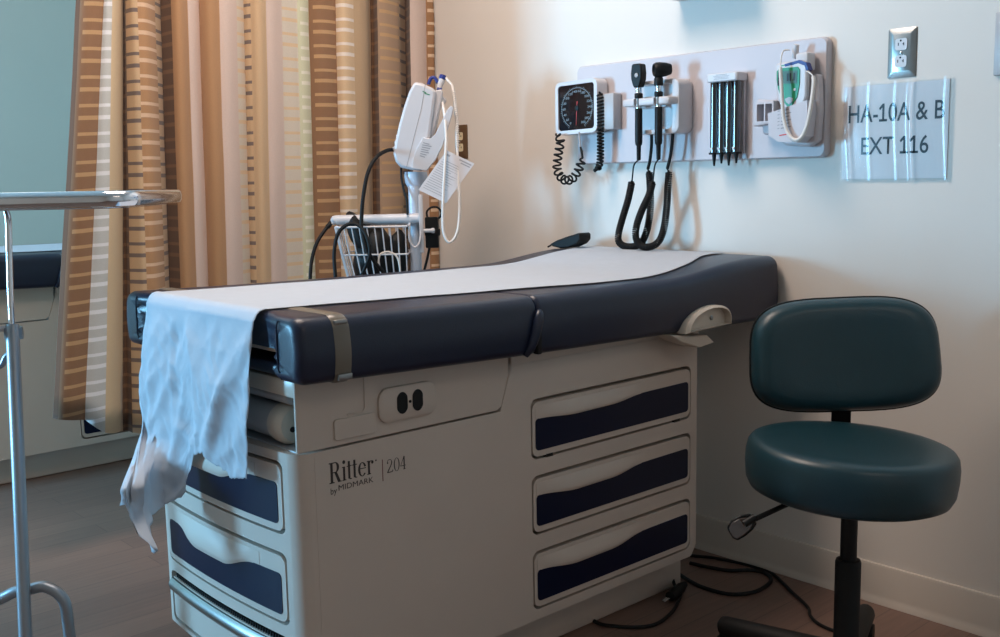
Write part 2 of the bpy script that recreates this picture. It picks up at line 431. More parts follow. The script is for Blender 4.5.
# side covers around the open stirrup bay at the foot
cov = [(YB0+.001, .6015), (-.964, .6015), (-.952, .609), (-.930, .676), (-.9285, .735), (YB0+.001, .735)]
for sx in (1, -1):
    bm = NB(); prism(bm, cov, lambda a, b, d: (CX+sx*(HB-d), a, b), .001, .008)
    sc = obj('side_cover', bm, M_putty, et, bevel=.002)
    if sx == 1:
        bm = NB(); pl = rrect(-1.271, -1.132, .6285, .691, .020, 6)
        # gently arched top and bottom edges like the molded plate
        pl = [(a, b+(.006 if b > .66 else -.004)*(1-((a+1.2015)/.07)**2)) for a, b in pl]
        ins = [((a+1.2015)*.94-1.2015, (b-.66)*.90+.66) for a, b in pl]
        A = [bm.verts.new(side(a, b, -.001)) for a, b in pl]; B = [bm.verts.new(side(a, b, .005)) for a, b in pl]; D = [bm.verts.new(side(a, b, .008)) for a, b in ins]
        n = len(pl)
        for P, Q in ((A, B), (B, D)):
            for i in range(n): bm.faces.new((P[i], P[(i+1) % n], Q[(i+1) % n], Q[i]))
        bm.faces.new(D)
        op = obj('outlet_plate', bm, M_putty, sc)
        for yc in (-1.2185, -1.181):
            pts = [(yc+.0145*math.cos(t), .661+.0215*math.sin(t)) for t in [2*PI*k/32 for k in range(32)]]
            pts = [(max(yc-.0125, min(yc+.0125, a)), b) for a, b in pts]
            bm = NB(); prism(bm, pts, side, .006, .0092)
            obj('receptacle', bm, M_blk, sc)
        obj('screw', lathe(NB(), [(.003, 0), (.003, .0018), (.001, .0022)], side(-1.1998, .661, .0075), (1, 0, 0), 12), M_gap, sc)
        bm = NB(); prism(bm, rrect(-1.371, -1.278, .612, .652, .006, 4), side, -.003, .0035)
        obj('molded_pad', bm, M_putty, sc, bevel=.0012)
        bm = NB(); tube(bm, [side(-1.30, .735, 0), side(-1.30, .664, 0), side(-1.306, .657, 0), side(-1.34, .657, 0)], .0016, 6)
        obj('molded_rib', bm, M_putty, sc)
    # rear strip above the drawers
    bm = NB(); prism(bm, [(-.921, .679), (YB1, .679), (YB1, .715), (-.921, .735)], lambda a, b, d: (CX+sx*(HB-d), a, b), .0015, .02)
    obj('rear_strip', bm, M_putty, et, bevel=.002)
# stirrup bay contents seen below the cushion
obj('bay_floor', bx(XBL+.02, XB-.022, -1.44, -.95, .590, .601, .003), M_grey, et)
obj('bay_wall', bx(XBL+.02, XB-.022, -1.16, -1.14, .595, .735), M_gap, et)
obj('cross_beam', bx(XBL+.03, XB-.012, -1.445, -1.40, .700, .734, .006), M_putty2, et)
bm = NB(); prism(bm, [(-1.44, .70), (-1.435, .684), (-1.40, .674), (-1.30, .672), (-1.25, .70)], lambda a, b, d: (d, a, b), XBL+.05, XB-.05)
obj('drip_tray', bm, M_grey, et, bevel=.006)
rc = (CX, -1.416, .641)
sr = obj('roller', lathe(NB(), [(.001, -.235), (.033, -.235), (.034, -.23), (.034, .20), (.030, .205)], rc, (1, 0, 0), 28), M_grey, et)
for sx in (1, -1):
    obj('roller_cap', lathe(NB(), [(.028, .196), (.037, .200), (.0385, .212), (.0385, .226), (.0365, .236), (.031, .242), (.001, .2435)], rc, (sx, 0, 0), 32), M_putty2, et)
obj('roller_screw', lathe(NB(), [(.0055, -.002), (.0055, .001)], (CX+.2435, -1.424, .634), (1, 0, 0), 10), M_gap, et)
# upholstery
XS0, XS1 = CX-.366, CX+.364
def section(y, inset):
    x0, x1, t, b = XS0+inset, XS1-inset, zt(y)-inset*.8, zb(y)+inset*.8
    rt, rb_ = max(.004, .030-inset*.5), max(.004, .018-inset*.4); pts = []
    def arc(cx, cz, r, a0, n=7):
        for k in range(n+1):
            th = a0-PI/2*k/n; pts.append((cx+r*math.cos(th), cz+r*math.sin(th)))
    arc(x0+rt, t-rt, rt, PI)
    for k in range(1, 14): pts.append((x0+rt+(x1-x0-2*rt)*k/14, t))
    arc(x1-rt, t-rt, rt, PI/2)
    for k in range(1, 5):
        v = k/5; pts.append((x1+.004*math.sin(PI*v), (t-rt)+(b+rb_-t+rt)*v))
    arc(x1-rb_, b+rb_, rb_, 0)
    for k in range(1, 14): pts.append((x1-rb_-(x1-x0-2*rb_)*k/14, b))
    arc(x0+rb_, b+rb_, rb_, -PI/2)
    for k in range(1, 5):
        v = k/5; pts.append((x0-.004*math.sin(PI*v), (b+rb_)+(t-rt-b-rb_)*v))
    # soft crown across the top
    return pts
def cushion(y0, y1, r0, r1, n, recess=0):
    ys = []
    for k in range(7): a = PI/2*k/6; ys.append((y0+r0*(1-math.sin(a)), r0*(1-math.cos(a)))) 
    ys = [(y0+r0*(1-math.cos(PI/2*k/6)), r0*(1-math.sin(PI/2*k/6))) for k in range(7)]
    ys += [(y0+r0+(y1-r1-y0-r0)*k/n, 0) for k in range(1, n)]
    ys += [(y1-r1*(1-math.sin(PI/2*k/6)), r1*(1-math.cos(PI/2*k/6))) for k in range(7)]
    bm = NB(); rings = []
    def push(x, y):
        if not recess: return y
        w = max(0, 1-(y-y0)/.12)
        return y+recess*w*(1-sstep(.262, .288, abs(x-CX)))
    for y, ins in ys:
        rings.append([bm.verts.new((x, push(x, y), z)) for x, z in section(y, ins)])
    for a, b in zip(rings, rings[1:]):
        q = len(a)
        for k in range(q): bm.faces.new((a[k], a[(k+1) % q], b[(k+1) % q], b[k]))
    for ring, (y, ins) in ((rings[0], ys[0]), (rings[-1], ys[-1])):
        prev = ring; sec = section(y, ins); zm = (zt(y)+zb(y))/2
        for s in (.8, .6, .4, .2, .02):
            cur = [bm.verts.new((CX+(x-CX)*(1-(1-s)*.25), push(CX+(x-CX)*(1-(1-s)*.25), y), zm+(z-zm)*s)) for x, z in sec]
            q = len(cur)
            for k in range(q): bm.faces.new((prev[k], prev[(k+1) % q], cur[(k+1) % q], cur[k]))
            prev = cur
        bm.faces.new(prev)
    return bm
YC0 = -1.478
seat = obj('seat_cushion', cushion(YC0, -.9045, .022, .012, 26, .018), M_navy, et, smooth=50)
bm = NB(); prism(bm, rrect(CX-.232, CX+.27, .68, .792, .012, 5), lambda a, b, d: (a, d, b), -1.6, -1.20)
cut(seat, bm)
# piping on the two corner lobes
for sx in (1, -1):
    xx = CX+sx*.297
    yf = YC0-.0005
    obj('piping', tube(NB(), catmull([(xx, yf+.004, zt(-1.46)-.008), (xx, yf, zt(-1.46)-.02), (xx, yf-.0005, .80), (xx, yf, .765), (xx, yf+.006, .742)], 5), .0016, 6), M_navy, seat)
obj('back_cushion', cushion(-.9045, -.012, .012, .016, 34), M_navy, et, smooth=50)
# gathered vinyl fold where the cushions hinge
pts = catmull([(XS1-.004, -.938, .722), (XS1+.004, -.927, .745), (XS1+.007, -.917, .775), (XS1+.006, -.907, .803), (XS1-.003, -.899, .812)], 6)
obj('hinge_fold', tube(NB(), pts, [.006+.006*math.sin(PI*i/(len(pts)-1)) for i in range(len(pts))], 12), M_navy, et)
obj('hinge_gap', bx(XS1-.01, XS1+.0050, -.910, -.897, .722, .806, .003), M_gap, et)
# securing strap and its buckles round the foot end
bm = NB(); rings = []
for y in (-1.405, -1.400, -1.376, -1.371):
    e = .0025 if y in (-1.400, -1.376) else .0005
    sec = section(y, 0); zm = .8; rings.append([bm.verts.new((CX+(x-CX)*(1+e/.36), y, zm+(z-zm)*(1+e/.06))) for x, z in sec])
for a, b in zip(rings, rings[1:]):
    q = len(a)
    for k in range(q): bm.faces.new((a[k], a[(k+1) % q], b[(k+1) % q], b[k]))
strap = obj('strap', bm, M_olive, et)
cut_z = .70
obj('buckle', bx(XS1+.0035, XS1+.0085, -1.403, -1.373, zb(-1.39)+.004, zb(-1.39)+.016, .002), M_steel, et)
obj('buckle', bx(XS1-.012, XS1+.0005, -1.402, -1.374, zt(-1.39)-.016, zt(-1.39)-.0075, .002), M_steel, et)
# foot extension lying in the slot
obj('slot_trim', bx(CX-.22, CX+.262, -1.450, -1.30, .782, .7915, .002), M_putty2, et)
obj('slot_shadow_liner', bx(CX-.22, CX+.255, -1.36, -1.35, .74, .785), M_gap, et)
obj('foot_extension', bx(CX-.22, CX+.262, -1.458, -1.10, .740, .764, .009, 3), M_navy, et)
# pivot hub under the headrest
def hub(sx):
    def f(a, b, d): return Vector((CX+sx*(.362+d), a, b))
    pts = []
    for k in range(25):
        t = PI-PI*k/24; a = -.342+.092*math.cos(t); pts.append((a+.012*math.sin(t), .714+(a+.34)*.03+.056*math.sin(t)**.8))
    bm = NB(); A = pts; ins = [((a+.335)*.88-.335, (b-.712)*.84+.716) for a, b in pts]
    n = len(A)
    L0 = [bm.verts.new(f(a, b, -.03)) for a, b in A]; L1 = [bm.verts.new(f(a, b, .020)) for a, b in A]
    L2 = [bm.verts.new(f(a, b, .026)) for a, b in ins]; L3 = [bm.verts.new(f((a+.335)*.97-.335, (b-.714)*.97+.714, .008)) for a, b in ins]
    for P, Q in ((L0, L1), (L1, L2), (L2, L3)):
        for i in range(n-1): bm.faces.new((P[i], P[i+1], Q[i+1], Q[i]))
        bm.faces.new((P[-1], P[0], Q[0], Q[-1]))
    bm.faces.new(L3); bm.faces.new(L0[::-1])
    h = obj('pivot_hub', bm, M_putty2, et)
    obj('hub_screw', lathe(NB(), [(.006, 0), (.006, .003), (.003, .0045)], f(-.318, .738, .008), (sx, 0, 0), 12), M_steel, h)
    bm = NB(); prism(bm, [(-.47, .712), (-.385, .700), (-.33, .696), (-.30, .674), (-.36, .668), (-.43, .690)], f, -.05, .006)
    obj('pivot_bracket', bm, M_putty2, et, bevel=.003)
hub(1); hub(-1)
obj('frame_rail', bx(CX-.2, CX+.2, -.95, -.06, .69, .712, .004), M_gap, et)
# printed lettering on the side
def serif_text():
    W = []
    def rect(x0, x1, y0, y1): W.append([(x0, y0), (x1, y0), (x1, y1), (x0, y1)])
    def ring(cx, cy, ro, ri, a0=0, a1=360, n=26):
        for k in range(n):
            t0, t1 = math.radians(a0+(a1-a0)*k/n), math.radians(a0+(a1-a0)*(k+1)/n)
            W.append([(cx+ro[0]*math.cos(t0), cy+ro[1]*math.sin(t0)), (cx+ro[0]*math.cos(t1), cy+ro[1]*math.sin(t1)), (cx+ri[0]*math.cos(t1), cy+ri[1]*math.sin(t1)), (cx+ri[0]*math.cos(t0), cy+ri[1]*math.sin(t0))])
    def dot(cx, cy, r): W.append([(cx+r*math.cos(2*PI*k/16), cy+r*math.sin(2*PI*k/16)) for k in range(16)])
    x = 0
    rect(x+.09, x+.25, 0, 1); rect(x, x+.34, 0, .05); rect(x, x+.3, .95, 1); rect(x+.2, x+.42, .95, 1); rect(x+.2, x+.42, .48, .53)
    ring(x+.40, .74, (.26, .26), (.10, .215), -90, 90); W.append([(x+.34, .5), (x+.5, .52), (x+.72, .06), (x+.74, 0), (x+.56, 0)]); rect(x+.56, x+.80, 0, .045)
    x = .84
    def stem(x, h): rect(x+.06, x+.2, 0, h); rect(x, x+.26, 0, .045); rect(x, x+.18, h-.045, h)
    stem(x, .68); dot(x+.13, .90, .095); x = 1.15
    for _ in range(2):
        rect(x+.08, x+.22, .05, .9); rect(x, x+.32, .635, .68); ring(x+.25, .13, (.17, .13), (.05, .085), 180, 300, 10); x += .36
    ring(x+.30, .34, (.28, .35), (.135, .31), 20, 322); rect(x+.06, x+.55, .36, .405); x += .62
    stem(x, .68); ring(x+.29, .5, (.14, .18), (.09, .14), 60, 180, 8); dot(x+.37, .58, .085); x += .50
    dot(x+.12, .62, .05); end_r = x+.02
    n204 = []; W1, W = W, n204
    def ring2(*a, **k): pass
    def S(pts, w):
        for (a, b), (c, d) in zip(pts, pts[1:]):
            L = math.hypot(c-a, d-b); nx, ny = -(d-b)/L*w/2, (c-a)/L*w/2
            n204.append([(a+nx, b+ny), (c+nx, d+ny), (c-nx, d-ny), (a-nx, b-ny)])
    S([(.04, .74), (.05, .86), (.12, .97), (.24, .99), (.36, .93), (.40, .80)], .05); S([(.40, .82), (.39, .68), (.30, .48), (.14, .22), (.03, .03)], .085); S([(.03, .04), (.45, .04), (.47, .18)], .07); n204.append([(.07+.06*math.cos(2*PI*k/14), .75+.06*math.sin(2*PI*k/14)) for k in range(14)])
    def rg(cx, cy, ro, ri, n=30):
        for k in range(n):
            t0, t1 = 2*PI*k/n, 2*PI*(k+1)/n
            n204.append([(cx+ro[0]*math.cos(t0), cy+ro[1]*math.sin(t0)), (cx+ro[0]*math.cos(t1), cy+ro[1]*math.sin(t1)), (cx+ri[0]*math.cos(t1), cy+ri[1]*math.sin(t1)), (cx+ri[0]*math.cos(t0), cy+ri[1]*math.sin(t0))])
    rg(.80, .5, (.24, .51), (.155, .475))
    S([(1.42, 0), (1.42, 1.0)], .1); S([(1.42, 1.0), (1.12, .30)], .045); S([(1.10, .29), (1.56, .29)], .05); S([(1.32, .02), (1.53, .02)], .045)
    return W1, end_r, n204
Wg, wend, Ng = serif_text()
bm = NB(); TX = .0004
sc_ = (1.284-1.385)/-wend
def addpolys(bm, polys, y0, z0, ky, kz):
    for q in polys:
        try: bm.faces.new([bm.verts.new(side(y0+a*ky, z0+b*kz, TX)) for a, b in q])
        except ValueError: pass
addpolys(bm, Wg, -1.3855, .533, .1025/wend, .0395)
obj('lettering', bm, M_print, et, smooth=0)
bm = NB(); addpolys(bm, Ng, -1.2545, .5265, .0293, .0265); obj('lettering', bm, M_print, et, smooth=0)
obj('divider_line', bx(XB, XB+.0004, -1.2655, -1.2638, .513, .556), M_redp, et)
o = obj('lettering', text_mesh('by', side, -1.3835, -1.370, .5085, .5245, TX), M_print, et, smooth=0)
bm = text_mesh('MIDMARK', side, -1.366, -1.287, .5165, .5270, TX)
obj('lettering', bm, M_print, et, smooth=0)
obj('power_cord', tube(NB(), catmull([on_z(676, 588, .008)+Vector((-.03, .02, .02)), on_z(676, 588, .008), on_z(681, 588, .006), on_z(679, 600, .005), on_z(672, 612, .005), on_z(658, 623, .005), on_z(640, 627, .005), on_z(615, 626, .005), on_z(596, 622, .005), on_z(580, 612, .006)+Vector((-.05, .02, 0))], 8), .0045, 8), M_blkrub, et)

# far table in the neighbouring bay: the same make of table
T2 = (-2.34, -.126, 0)
dup(et, T2, 'grey exam table half hidden behind the curtain, in the far bay at the left')

# ------------------------------------------------------------------ exam paper
def P_l(y): return interp([(-1.48, -2.150), (-1.2, -2.155), (-.8, -2.16), (-.3, -2.168), (0, -2.175)], y)
def P_r(y): return interp([(-1.48, -1.690), (-1.3, -1.698), (-1.1, -1.69), (-.9, -1.665), (-.65, -1.615), (-.5, -1.61), (-.25, -1.65), (-.15, -1.69), (-.03, -1.70)], y)
def paper(tail=True):
    bm = NB(); nu = 64; rows = []
    ys = [-.035-k*(1.44-.035)/70 for k in range(71)]
    for y in ys:
        row = []
        for i in range(nu+1):
            u = i/nu; x = P_l(y)+(P_r(y)-P_l(y))*u
            w = noise.noise(Vector((x*9, y*4, 3)))*.0012+noise.noise(Vector((x*30, y*5, 9)))*.0006
            row.append(bm.verts.new((x, y, zt(y)+.0032+w)))
        rows.append(row)
    zbot = [(-2.20, .47), (-2.176, .468), (-2.168, .41), (-2.150, .384), (-2.115, .380), (-2.102, .412), (-2.07, .420), (-2.02, .440), (-1.985, .452), (-1.962, .50), (-1.935, .552), (-1.89, .562), (-1.86, .575), (-1.825, .556), (-1.79, .552), (-1.755, .536), (-1.735, .540), (-1.70, .548)]
    yf = -1.474
    over = [(-1.452, .0030), (-1.463, .0005), (-1.470, -.006), (-1.4745, -.014)]
    for y, dz in over:
        row = []
        for i in range(nu+1):
            u = i/nu; x = P_l(y)+(P_r(y)-P_l(y))*u
            row.append(bm.verts.new((x, y, .857+dz+noise.noise(Vector((x*14, y*9, 1)))*.0015)))
        rows.append(row)
    nh = 80
    for j in range(1, nh+1):
        t = j/nh; row = []
        for i in range(nu+1):
            u = i/nu
            xl, xr = -2.150, -1.690
            zt0 = .843
            # left edge flares into a torn tail
            x = xl+(xr-xl)*u
            zb_ = interp(zbot, x-(1-u)**2*.035)
            zb_ += .006*noise.noise(Vector((x*90, 2, 5)))+.006*noise.noise(Vector((x*33, 7, 5)))
            z = zt0+(zb_-zt0)*t
            low = sstep(.565, .50, z)
            x2 = x+.195*low*(1-sstep(0, .32, u))*(1+.35*sstep(.45, .36, z))-.022*(1-sstep(0, .2, u))*max(0, 1-abs(z-.455)/.05)
            x2 -= .012*sstep(.72, .55, z)*sstep(.7, 1, u)
            y = yf-.003-.022*sstep(.84, .62, z)
            dr = sstep(.845, .77, z)
            def crease(d, wd, h): return -h*max(0, 1-abs(d)/wd) if abs(d) < wd else 0
            n1 = noise.noise(Vector((x*6, z*5, 11)))
            # crumpled sheet: sharp folded facets, not soft pleats
            y += dr*(.016*abs(noise.noise(Vector((x*7+z*2, z*2.5, 4))))+.013*abs(noise.noise(Vector((x*15-z*9, z*7, 8))))+.007*abs(noise.noise(Vector((x*34+z*20, z*22, 2))))-.014)
            y += dr*crease(u-(.99-(.84-z)*1.35+.05*n1), .085, .008)*sstep(.52, .60, z)
            y += dr*crease(u-(.80-(.70-z)*.9+.06*n1), .05, .008)*sstep(.50, .56, z)*sstep(.74, .68, z)
            y += dr*crease(u-.12-.03*n1, .05, .007)*sstep(.82, .6, z)
            y += dr*crease(u-.30+.2*(z-.7), .03, .004)
            y += sstep(.63, .59, z)*(crease(z-.585+.22*(u-.45), .030, .010)*max(0, 1-abs(u-.42)/.20)+crease(u-.55-.4*(z-.57), .025, .008))
            # the torn tail is folded round to face the room
            tl = low*(1-sstep(.27, .36, u)); q_ = u/.33
            zig = (q_*3.2) % 1
            y += tl*(.105*(min(q_, 1)-1)+.022*(zig if zig < .76 else (1-zig)*3.2)-.022)
            row.append(bm.verts.new((x2, y, z)))
        rows.append(row)
    for a, b in zip(rows, rows[1:]):
        for i in range(nu): bm.faces.new((a[i], a[i+1], b[i+1], b[i]))
    return bm
ep = obj('exam_table_paper', paper(), M_paper, None, smooth=70, solid=.0005)
tag(ep, 'white crepe paper sheet along the near exam table, its torn end hanging over the foot', 'paper')
ep2 = ep.copy(); C.objects.link(ep2); ep2.location = T2
ep2['label'] = 'white paper sheet on the exam table beyond the curtain at the left'

# black wedge lying at the head end
wd = thing('black_wedge', 'small black wedge with a thin tail lying at the head of the near exam table', 'black wedge', (-2.17, -.12, .87))
q = [on_y(a, b, -.12) for a, b in ((555, 245.0), (562, 241), (572, 237.5), (580, 235), (584, 233.6), (585.6, 235.5), (585.5, 241), (582, 245), (574, 248.5), (565, 249.0), (558, 247.3))]
bm = NB(); zmin = min(p.z for p in q); dz = zt(-.12)+.0015-zmin
prism(bm, [(p.x, p.z+dz) for p in q], lambda a, b, d: (a, d, b), -.145, -.095)
obj('wedge_body', bm, M_blkrub, wd, bevel=.006)
tp = [on_y(a, b, -.12)+Vector((0, 0, dz)) for a, b in ((557, 244.5), (553, 245.2), (550, 247), (548, 248))]
obj('tail', tube(NB(), catmull(tp, 4), .0028, 8), M_blk, wd)

# ------------------------------------------------------------------ privacy curtain
BROWN, TAN, PINK, GREYC, ORNG, CREAM, GREEN = (138, 102, 74), (200, 168, 132), (206, 184, 172), (192, 192, 188), (174, 132, 94), (214, 188, 150), (200, 198, 168)
fb = [fabric('curtain_brown', BROWN, (188, 150, 108), .9, .16), fabric('curtain_grey_white', GREYC, (232, 232, 234), .9, .0), fabric('curtain_cream', CREAM),
      fabric('curtain_tan_slate', TAN, (104, 92, 92), .9, .0), fabric('curtain_orange_cream', ORNG, (222, 190, 160), .8, .0), fabric('curtain_fold_shade', (98, 70, 50), (140, 102, 68), .6, .0),  # the last one is brown fabric darkened to paint the shade in deep folds
      fabric('curtain_orange', ORNG), fabric('curtain_pink', PINK), fabric('curtain_cream_tan', (208, 196, 180), (222, 178, 116), .5, .0),
      fabric('curtain_tan', TAN), fabric('curtain_green_white', GREEN, (228, 222, 210), .7, .25), fabric('curtain_tan_white', (208, 178, 142), (232, 220, 210), .85, .0),
      fabric('curtain_mauve_orange', (172, 142, 116), (208, 166, 112), .55, .08), fabric('curtain_brown_white', (156, 114, 78), (226, 196, 164), .8, .12),
      fabric('curtain_hem_edge', (110, 66, 38))]
# (px at top, px at bottom, material of the strip that follows, X, bulge)
strips = [(76.5, 52, 14, -3.0, 0), (81, 57, 0, -2.985, .01), (104, 84, 1, -2.98, .006), (112, 105, 2, -2.97, .016), (122.5, 121, 5, -3.05, -.02), (125.5, 127, 3, -3.02, .014),
          (137, 139, 4, -2.975, .022), (154, 160, 3, -3.02, .0), (160, 162, 5, -3.06, .0), (171, 175, 6, -2.99, .024), (187, 190, 7, -2.995, .006), (198.5, 203, 6, -3.01, .026),
          (219, 219, 7, -2.975, .012), (236, 235, 8, -2.985, .0), (243, 245, 3, -3.01, .004), (250, 250, 9, -2.98, .022), (265, 265, 7, -2.97, .008), (281, 281, 8, -2.985, .0),
          (297, 297, 10, -2.995, .008), (308.5, 311, 0, -3.0, .020), (336, 337, 11, -2.965, .024), (353, 353, 9, -2.955, .018), (369.5, 370, 5, -3.04, -.02), (377, 379, 12, -2.985, .014),
          (399, 400, 3, -3.02, .0), (405, 405, 5, -3.07, -.015), (410.5, 410, 7, -2.985, .010), (426, 426, 13, -2.985, .012), (438, 439, None, -2.985, 0)]
bm = NB(); uvl = bm.loops.layers.uv.new('UVMap'); ZTOP, ZBOT = 2.35, .40
zbt = [(52, .437), (84, .422), (105, .375), (122, .350), (140, .340), (200, .35), (438, .35)]
for (t0, b0, mi, x0, bu), (t1, b1, _, x1, _b) in zip(strips, strips[1:]):
    n = 8; prevc = None
    for k in range(n+1):
        f = k/n; X = x0+(x1-x0)*f+bu*math.sin(PI*f)
        pt, pb = t0+(t1-t0)*f, b0+(b1-b0)*f
        zl = interp(zbt, pb)
        A = on_x(pt, 0, X); B = on_x(pb, 428, X)
        B.y = A.y+(B.y-A.y)*(1-.5*sstep(120, 132, pt))
        col = []
        nz = 26
        for j in range(nz+1):
            z = zl+(ZTOP-zl)*j/nz; g = (z-B.z)/(A.z-B.z); y = B.y+(A.y-B.y)*g
            xx = X+.006*noise.noise(Vector((y*8, z*1.5, 2)))+.003*noise.noise(Vector((y*25, z*6, 6)))
            if t0 < 121 and z < .55: xx += .01*(.55-z)
            col.append((bm.verts.new((xx, min(y, -.006), z)), (f, z-.054*(y+1.4) if t0 < 121 else z+.02*math.sin(t0))))
        if prevc:
            for j in range(nz):
                q = [prevc[j], col[j], col[j+1], prevc[j+1]]
                fc = bm.faces.new([v[0] for v in q]); fc.material_index = mi
                for lp, v in zip(fc.loops, q): lp[uvl].uv = v[1]
        prevc = col
cu = obj('privacy_curtain', bm, fb, None, smooth=60, solid=.002)
tag(cu, 'tan, brown and cream striped privacy curtain hanging in folds between the two bays', 'curtain')
ct = bx(-3.03, -2.97, -3.2, -.01, ZTOP, ZTOP+.03, .004); o = obj('curtain_track', ct, M_white); tag(o, 'white ceiling track carrying the striped privacy curtain', 'curtain track')
o2 = NB()
for yy in (-3.0, -1.6, -.2): box(o2, -3.006, -2.994, yy-.006, yy+.006, ZTOP+.028, ZC)
hg = obj('hanger_rods', o2, M_white, o)

# ------------------------------------------------------------------ mayo stand and tray
DM = 2.25
base_p = at(17, 450, DM); MX, MY = base_p.x, base_p.y
ms = thing('instrument_stand', 'silver tubular instrument stand with one thick post, at the far left foreground', 'instrument stand', (MX, MY, 0))
pt_, pb_ = at(10.5, 324, DM), at(27, 637, DM)
pt_, pb_ = at(12.3, 324, DM), at(25.5, 637, DM)
pdir = (pt_-pb_).normalized(); pfoot = pb_+pdir*((.03-pb_.z)/pdir.z); Lp = (pt_-pfoot).length
obj('post', lathe(NB(), [(.0139, 0), (.0139, Lp-.004), (.012, Lp)], pfoot, pdir, seg=20), M_alu, ms)
rr = Vector((R0.x, R0.y, 0)); ff = Vector((FWD.x, FWD.y, 0)).normalized()
top = 1.052
RD = Vector((at(11, 300, DM).x, at(11, 300, DM).y, 0))
rp = [at(a_, b_, DM) for a_, b_ in ((14, 370), (12.3, 330), (10.3, 290), (9.2, 255), (8.4, 226), (7.3, 215), (4.2, 208.8), (-3, 206.6), (-40, 206.3), (-90, 206))]
obj('rod', tube(NB(), catmull(rp, 6), .0068, 12), M_chrome, ms)
# clamp and lever left of the post
cp = RD+Vector((0, 0, pt_.z-.01))
cl = obj('clamp', lathe(NB(), [(.0185, -.02), (.0195, -.014), (.0195, .0), (.0185, .006)], cp+Vector((0, 0, -.004)), seg=20), M_alu, ms)
obj('clamp_knob', lathe(NB(), [(.006, 0), (.006, .012), (.017, .016), (.02, .022), (.02, .034), (.014, .04)], cp-rr*.014-ff*.004+Vector((0, 0, .0)), -rr-ff*.4, 18), M_white, ms)
lv = RD+Vector((0, 0, pt_.z-.075))
obj('release_lever', tube(NB(), catmull([lv-rr*.010+Vector((0, 0, .012)), lv-rr*.02+Vector((0, 0, .004)), lv-rr*.035+Vector((0, 0, -.018)), lv-rr*.06+Vector((0, 0, -.022))], 5), .012, 12, flat=.5), M_alu, ms)
# bent tube base
jn = at(24.5, 594, DM)+ff*.025
bpts = [(.0, .0), (.028, .006), (.047, .0), (.063, -.012), (.075, -.035), (.078, -.08), (.080, -.13)]
def BP(a, b): return jn+rr*a+Vector((0, 0, b))-ff*.01*0
right = catmull([BP(a, b) for a, b in bpts], 6)
left = catmull([BP(0, 0), BP(-.03, -.004), BP(-.06, -.018), BP(-.10, -.034), BP(-.13, -.05), BP(-.145, -.08), BP(-.15, -.13)], 6)
obj('base_tube', tube(NB(), left[::-1]+right[1:], .0125, 14), M_alu, ms)
for e in (left[-1], right[-1]):
    obj('caster', lathe(NB(), [(.006, -.016), (.026, -.015), (.029, -.008), (.029, .008), (.026, .015), (.006, .016)], Vector((e.x, e.y, .030)), rr, 18), M_blkrub, ms)
    obj('caster_fork', tube(NB(), [Vector((e.x, e.y, .07)), Vector((e.x, e.y, .03))], .012, 10), M_alu, ms)
# tray: rounded rectangle with a rolled rim, seen nearly edge on
te = at(176, 200, DM); TC = Vector((te.x, te.y, 0))-rr*.345+ff*.10
def ty(a, b, z): return TC+rr*a+ff*b+Vector((0, 0, z))
bm = NB(); prof_t = [(-.028, 0.000), (-.008, .0005), (-.003, .006), (-.001, .014), (.003, .0175), (.008, .018), (.0115, .014), (.013, .006), (.0125, -.004), (.010, -.010), (.006, -.012)]
out = rrect(-.27, .27, -.19, .19, .06, 10); rings = []
for d, h in prof_t:
    rings.append([bm.verts.new(ty(a*(1+d/.27), b*(1+d/.19), top+.004+h)) for a, b in out])
for a, b in zip(rings, rings[1:]):
    n = len(a)
    for k in range(n): bm.faces.new((a[k], a[(k+1) % n], b[(k+1) % n], b[k]))
bm.faces.new(rings[0])
tr = obj('instrument_tray', bm, M_chrome, None, solid=.0015)
tag(tr, 'polished steel tray with rounded rim, edge on, resting on the silver stand at the left', 'tray')
obj('tray_frame', tube(NB(), [ty(a*.92, b*.92, top-.006) for a, b in out], .0065, 10, closed=True), M_chrome, ms)

# ------------------------------------------------------------------ vital signs stand, monitor, cuff and card
DV = 3.2
def V(px, py, d=0): return at(px, py, DV)+ff*d
pole = at(415.5, 240, DV); PX, PY = pole.x, pole.y
vs = thing('monitor_stand', 'pale enamel pole stand with wire basket, behind the exam table by the curtain', 'stand', (PX, PY, 0))
ptop = V(415, 186).z
obj('pole', lathe(NB(), [(.0175, .07), (.0175, ptop)], (PX, PY, 0), seg=24), M_pole, vs)
obj('monitor_mount', lathe(NB(), [(.012, -.03), (.026, -.026), (.034, -.010), (.036, .010), (.034, .022)], V(416, 179), (0, 0, 1), 24, squash=(1, 1)), M_pole, vs)
for k in range(5):
    a = 2*PI*k/5+.4; e = Vector((PX+.19*math.cos(a), PY+.19*math.sin(a), .055))
    obj('base_leg', tube(NB(), [Vector((PX, PY, .085)), e], [.02, .013], 10), M_pole, vs)
    obj('caster', lathe(NB(), [(.005, -.011), (.025, -.010), (.0265, 0), (.025, .010), (.005, .011)], Vector((e.x, e.y, .0265)), (-math.sin(a), math.cos(a), 0), 16), M_blkrub, vs)
h0, h1 = V(421, 218, -.03), V(336, 220.5, -.03)
obj('handle_bar', tube(NB(), catmull([V(333.5, 223.5, -.03), V(335.5, 220.8, -.03), V(340, 219.8, -.03), V(352, 219.6, -.03), h0], 6), [.0085]*4+[.010, .012, .0135]+[.0155]*18, 16), M_white, vs)
obj('clamp_screw', lathe(NB(), [(.006, 0), (.006, .025), (.008, .026), (.008, .034), (.004, .036)], V(424, 230, -.045), rr, 12), M_white, vs)
obj('hose_hook', tube(NB(), catmull([V(411, 222, -.05), V(411, 238, -.055), V(416, 246, -.055), V(421, 241, -.055), V(422, 230, -.05)], 5), .0035, 8), M_white, vs)
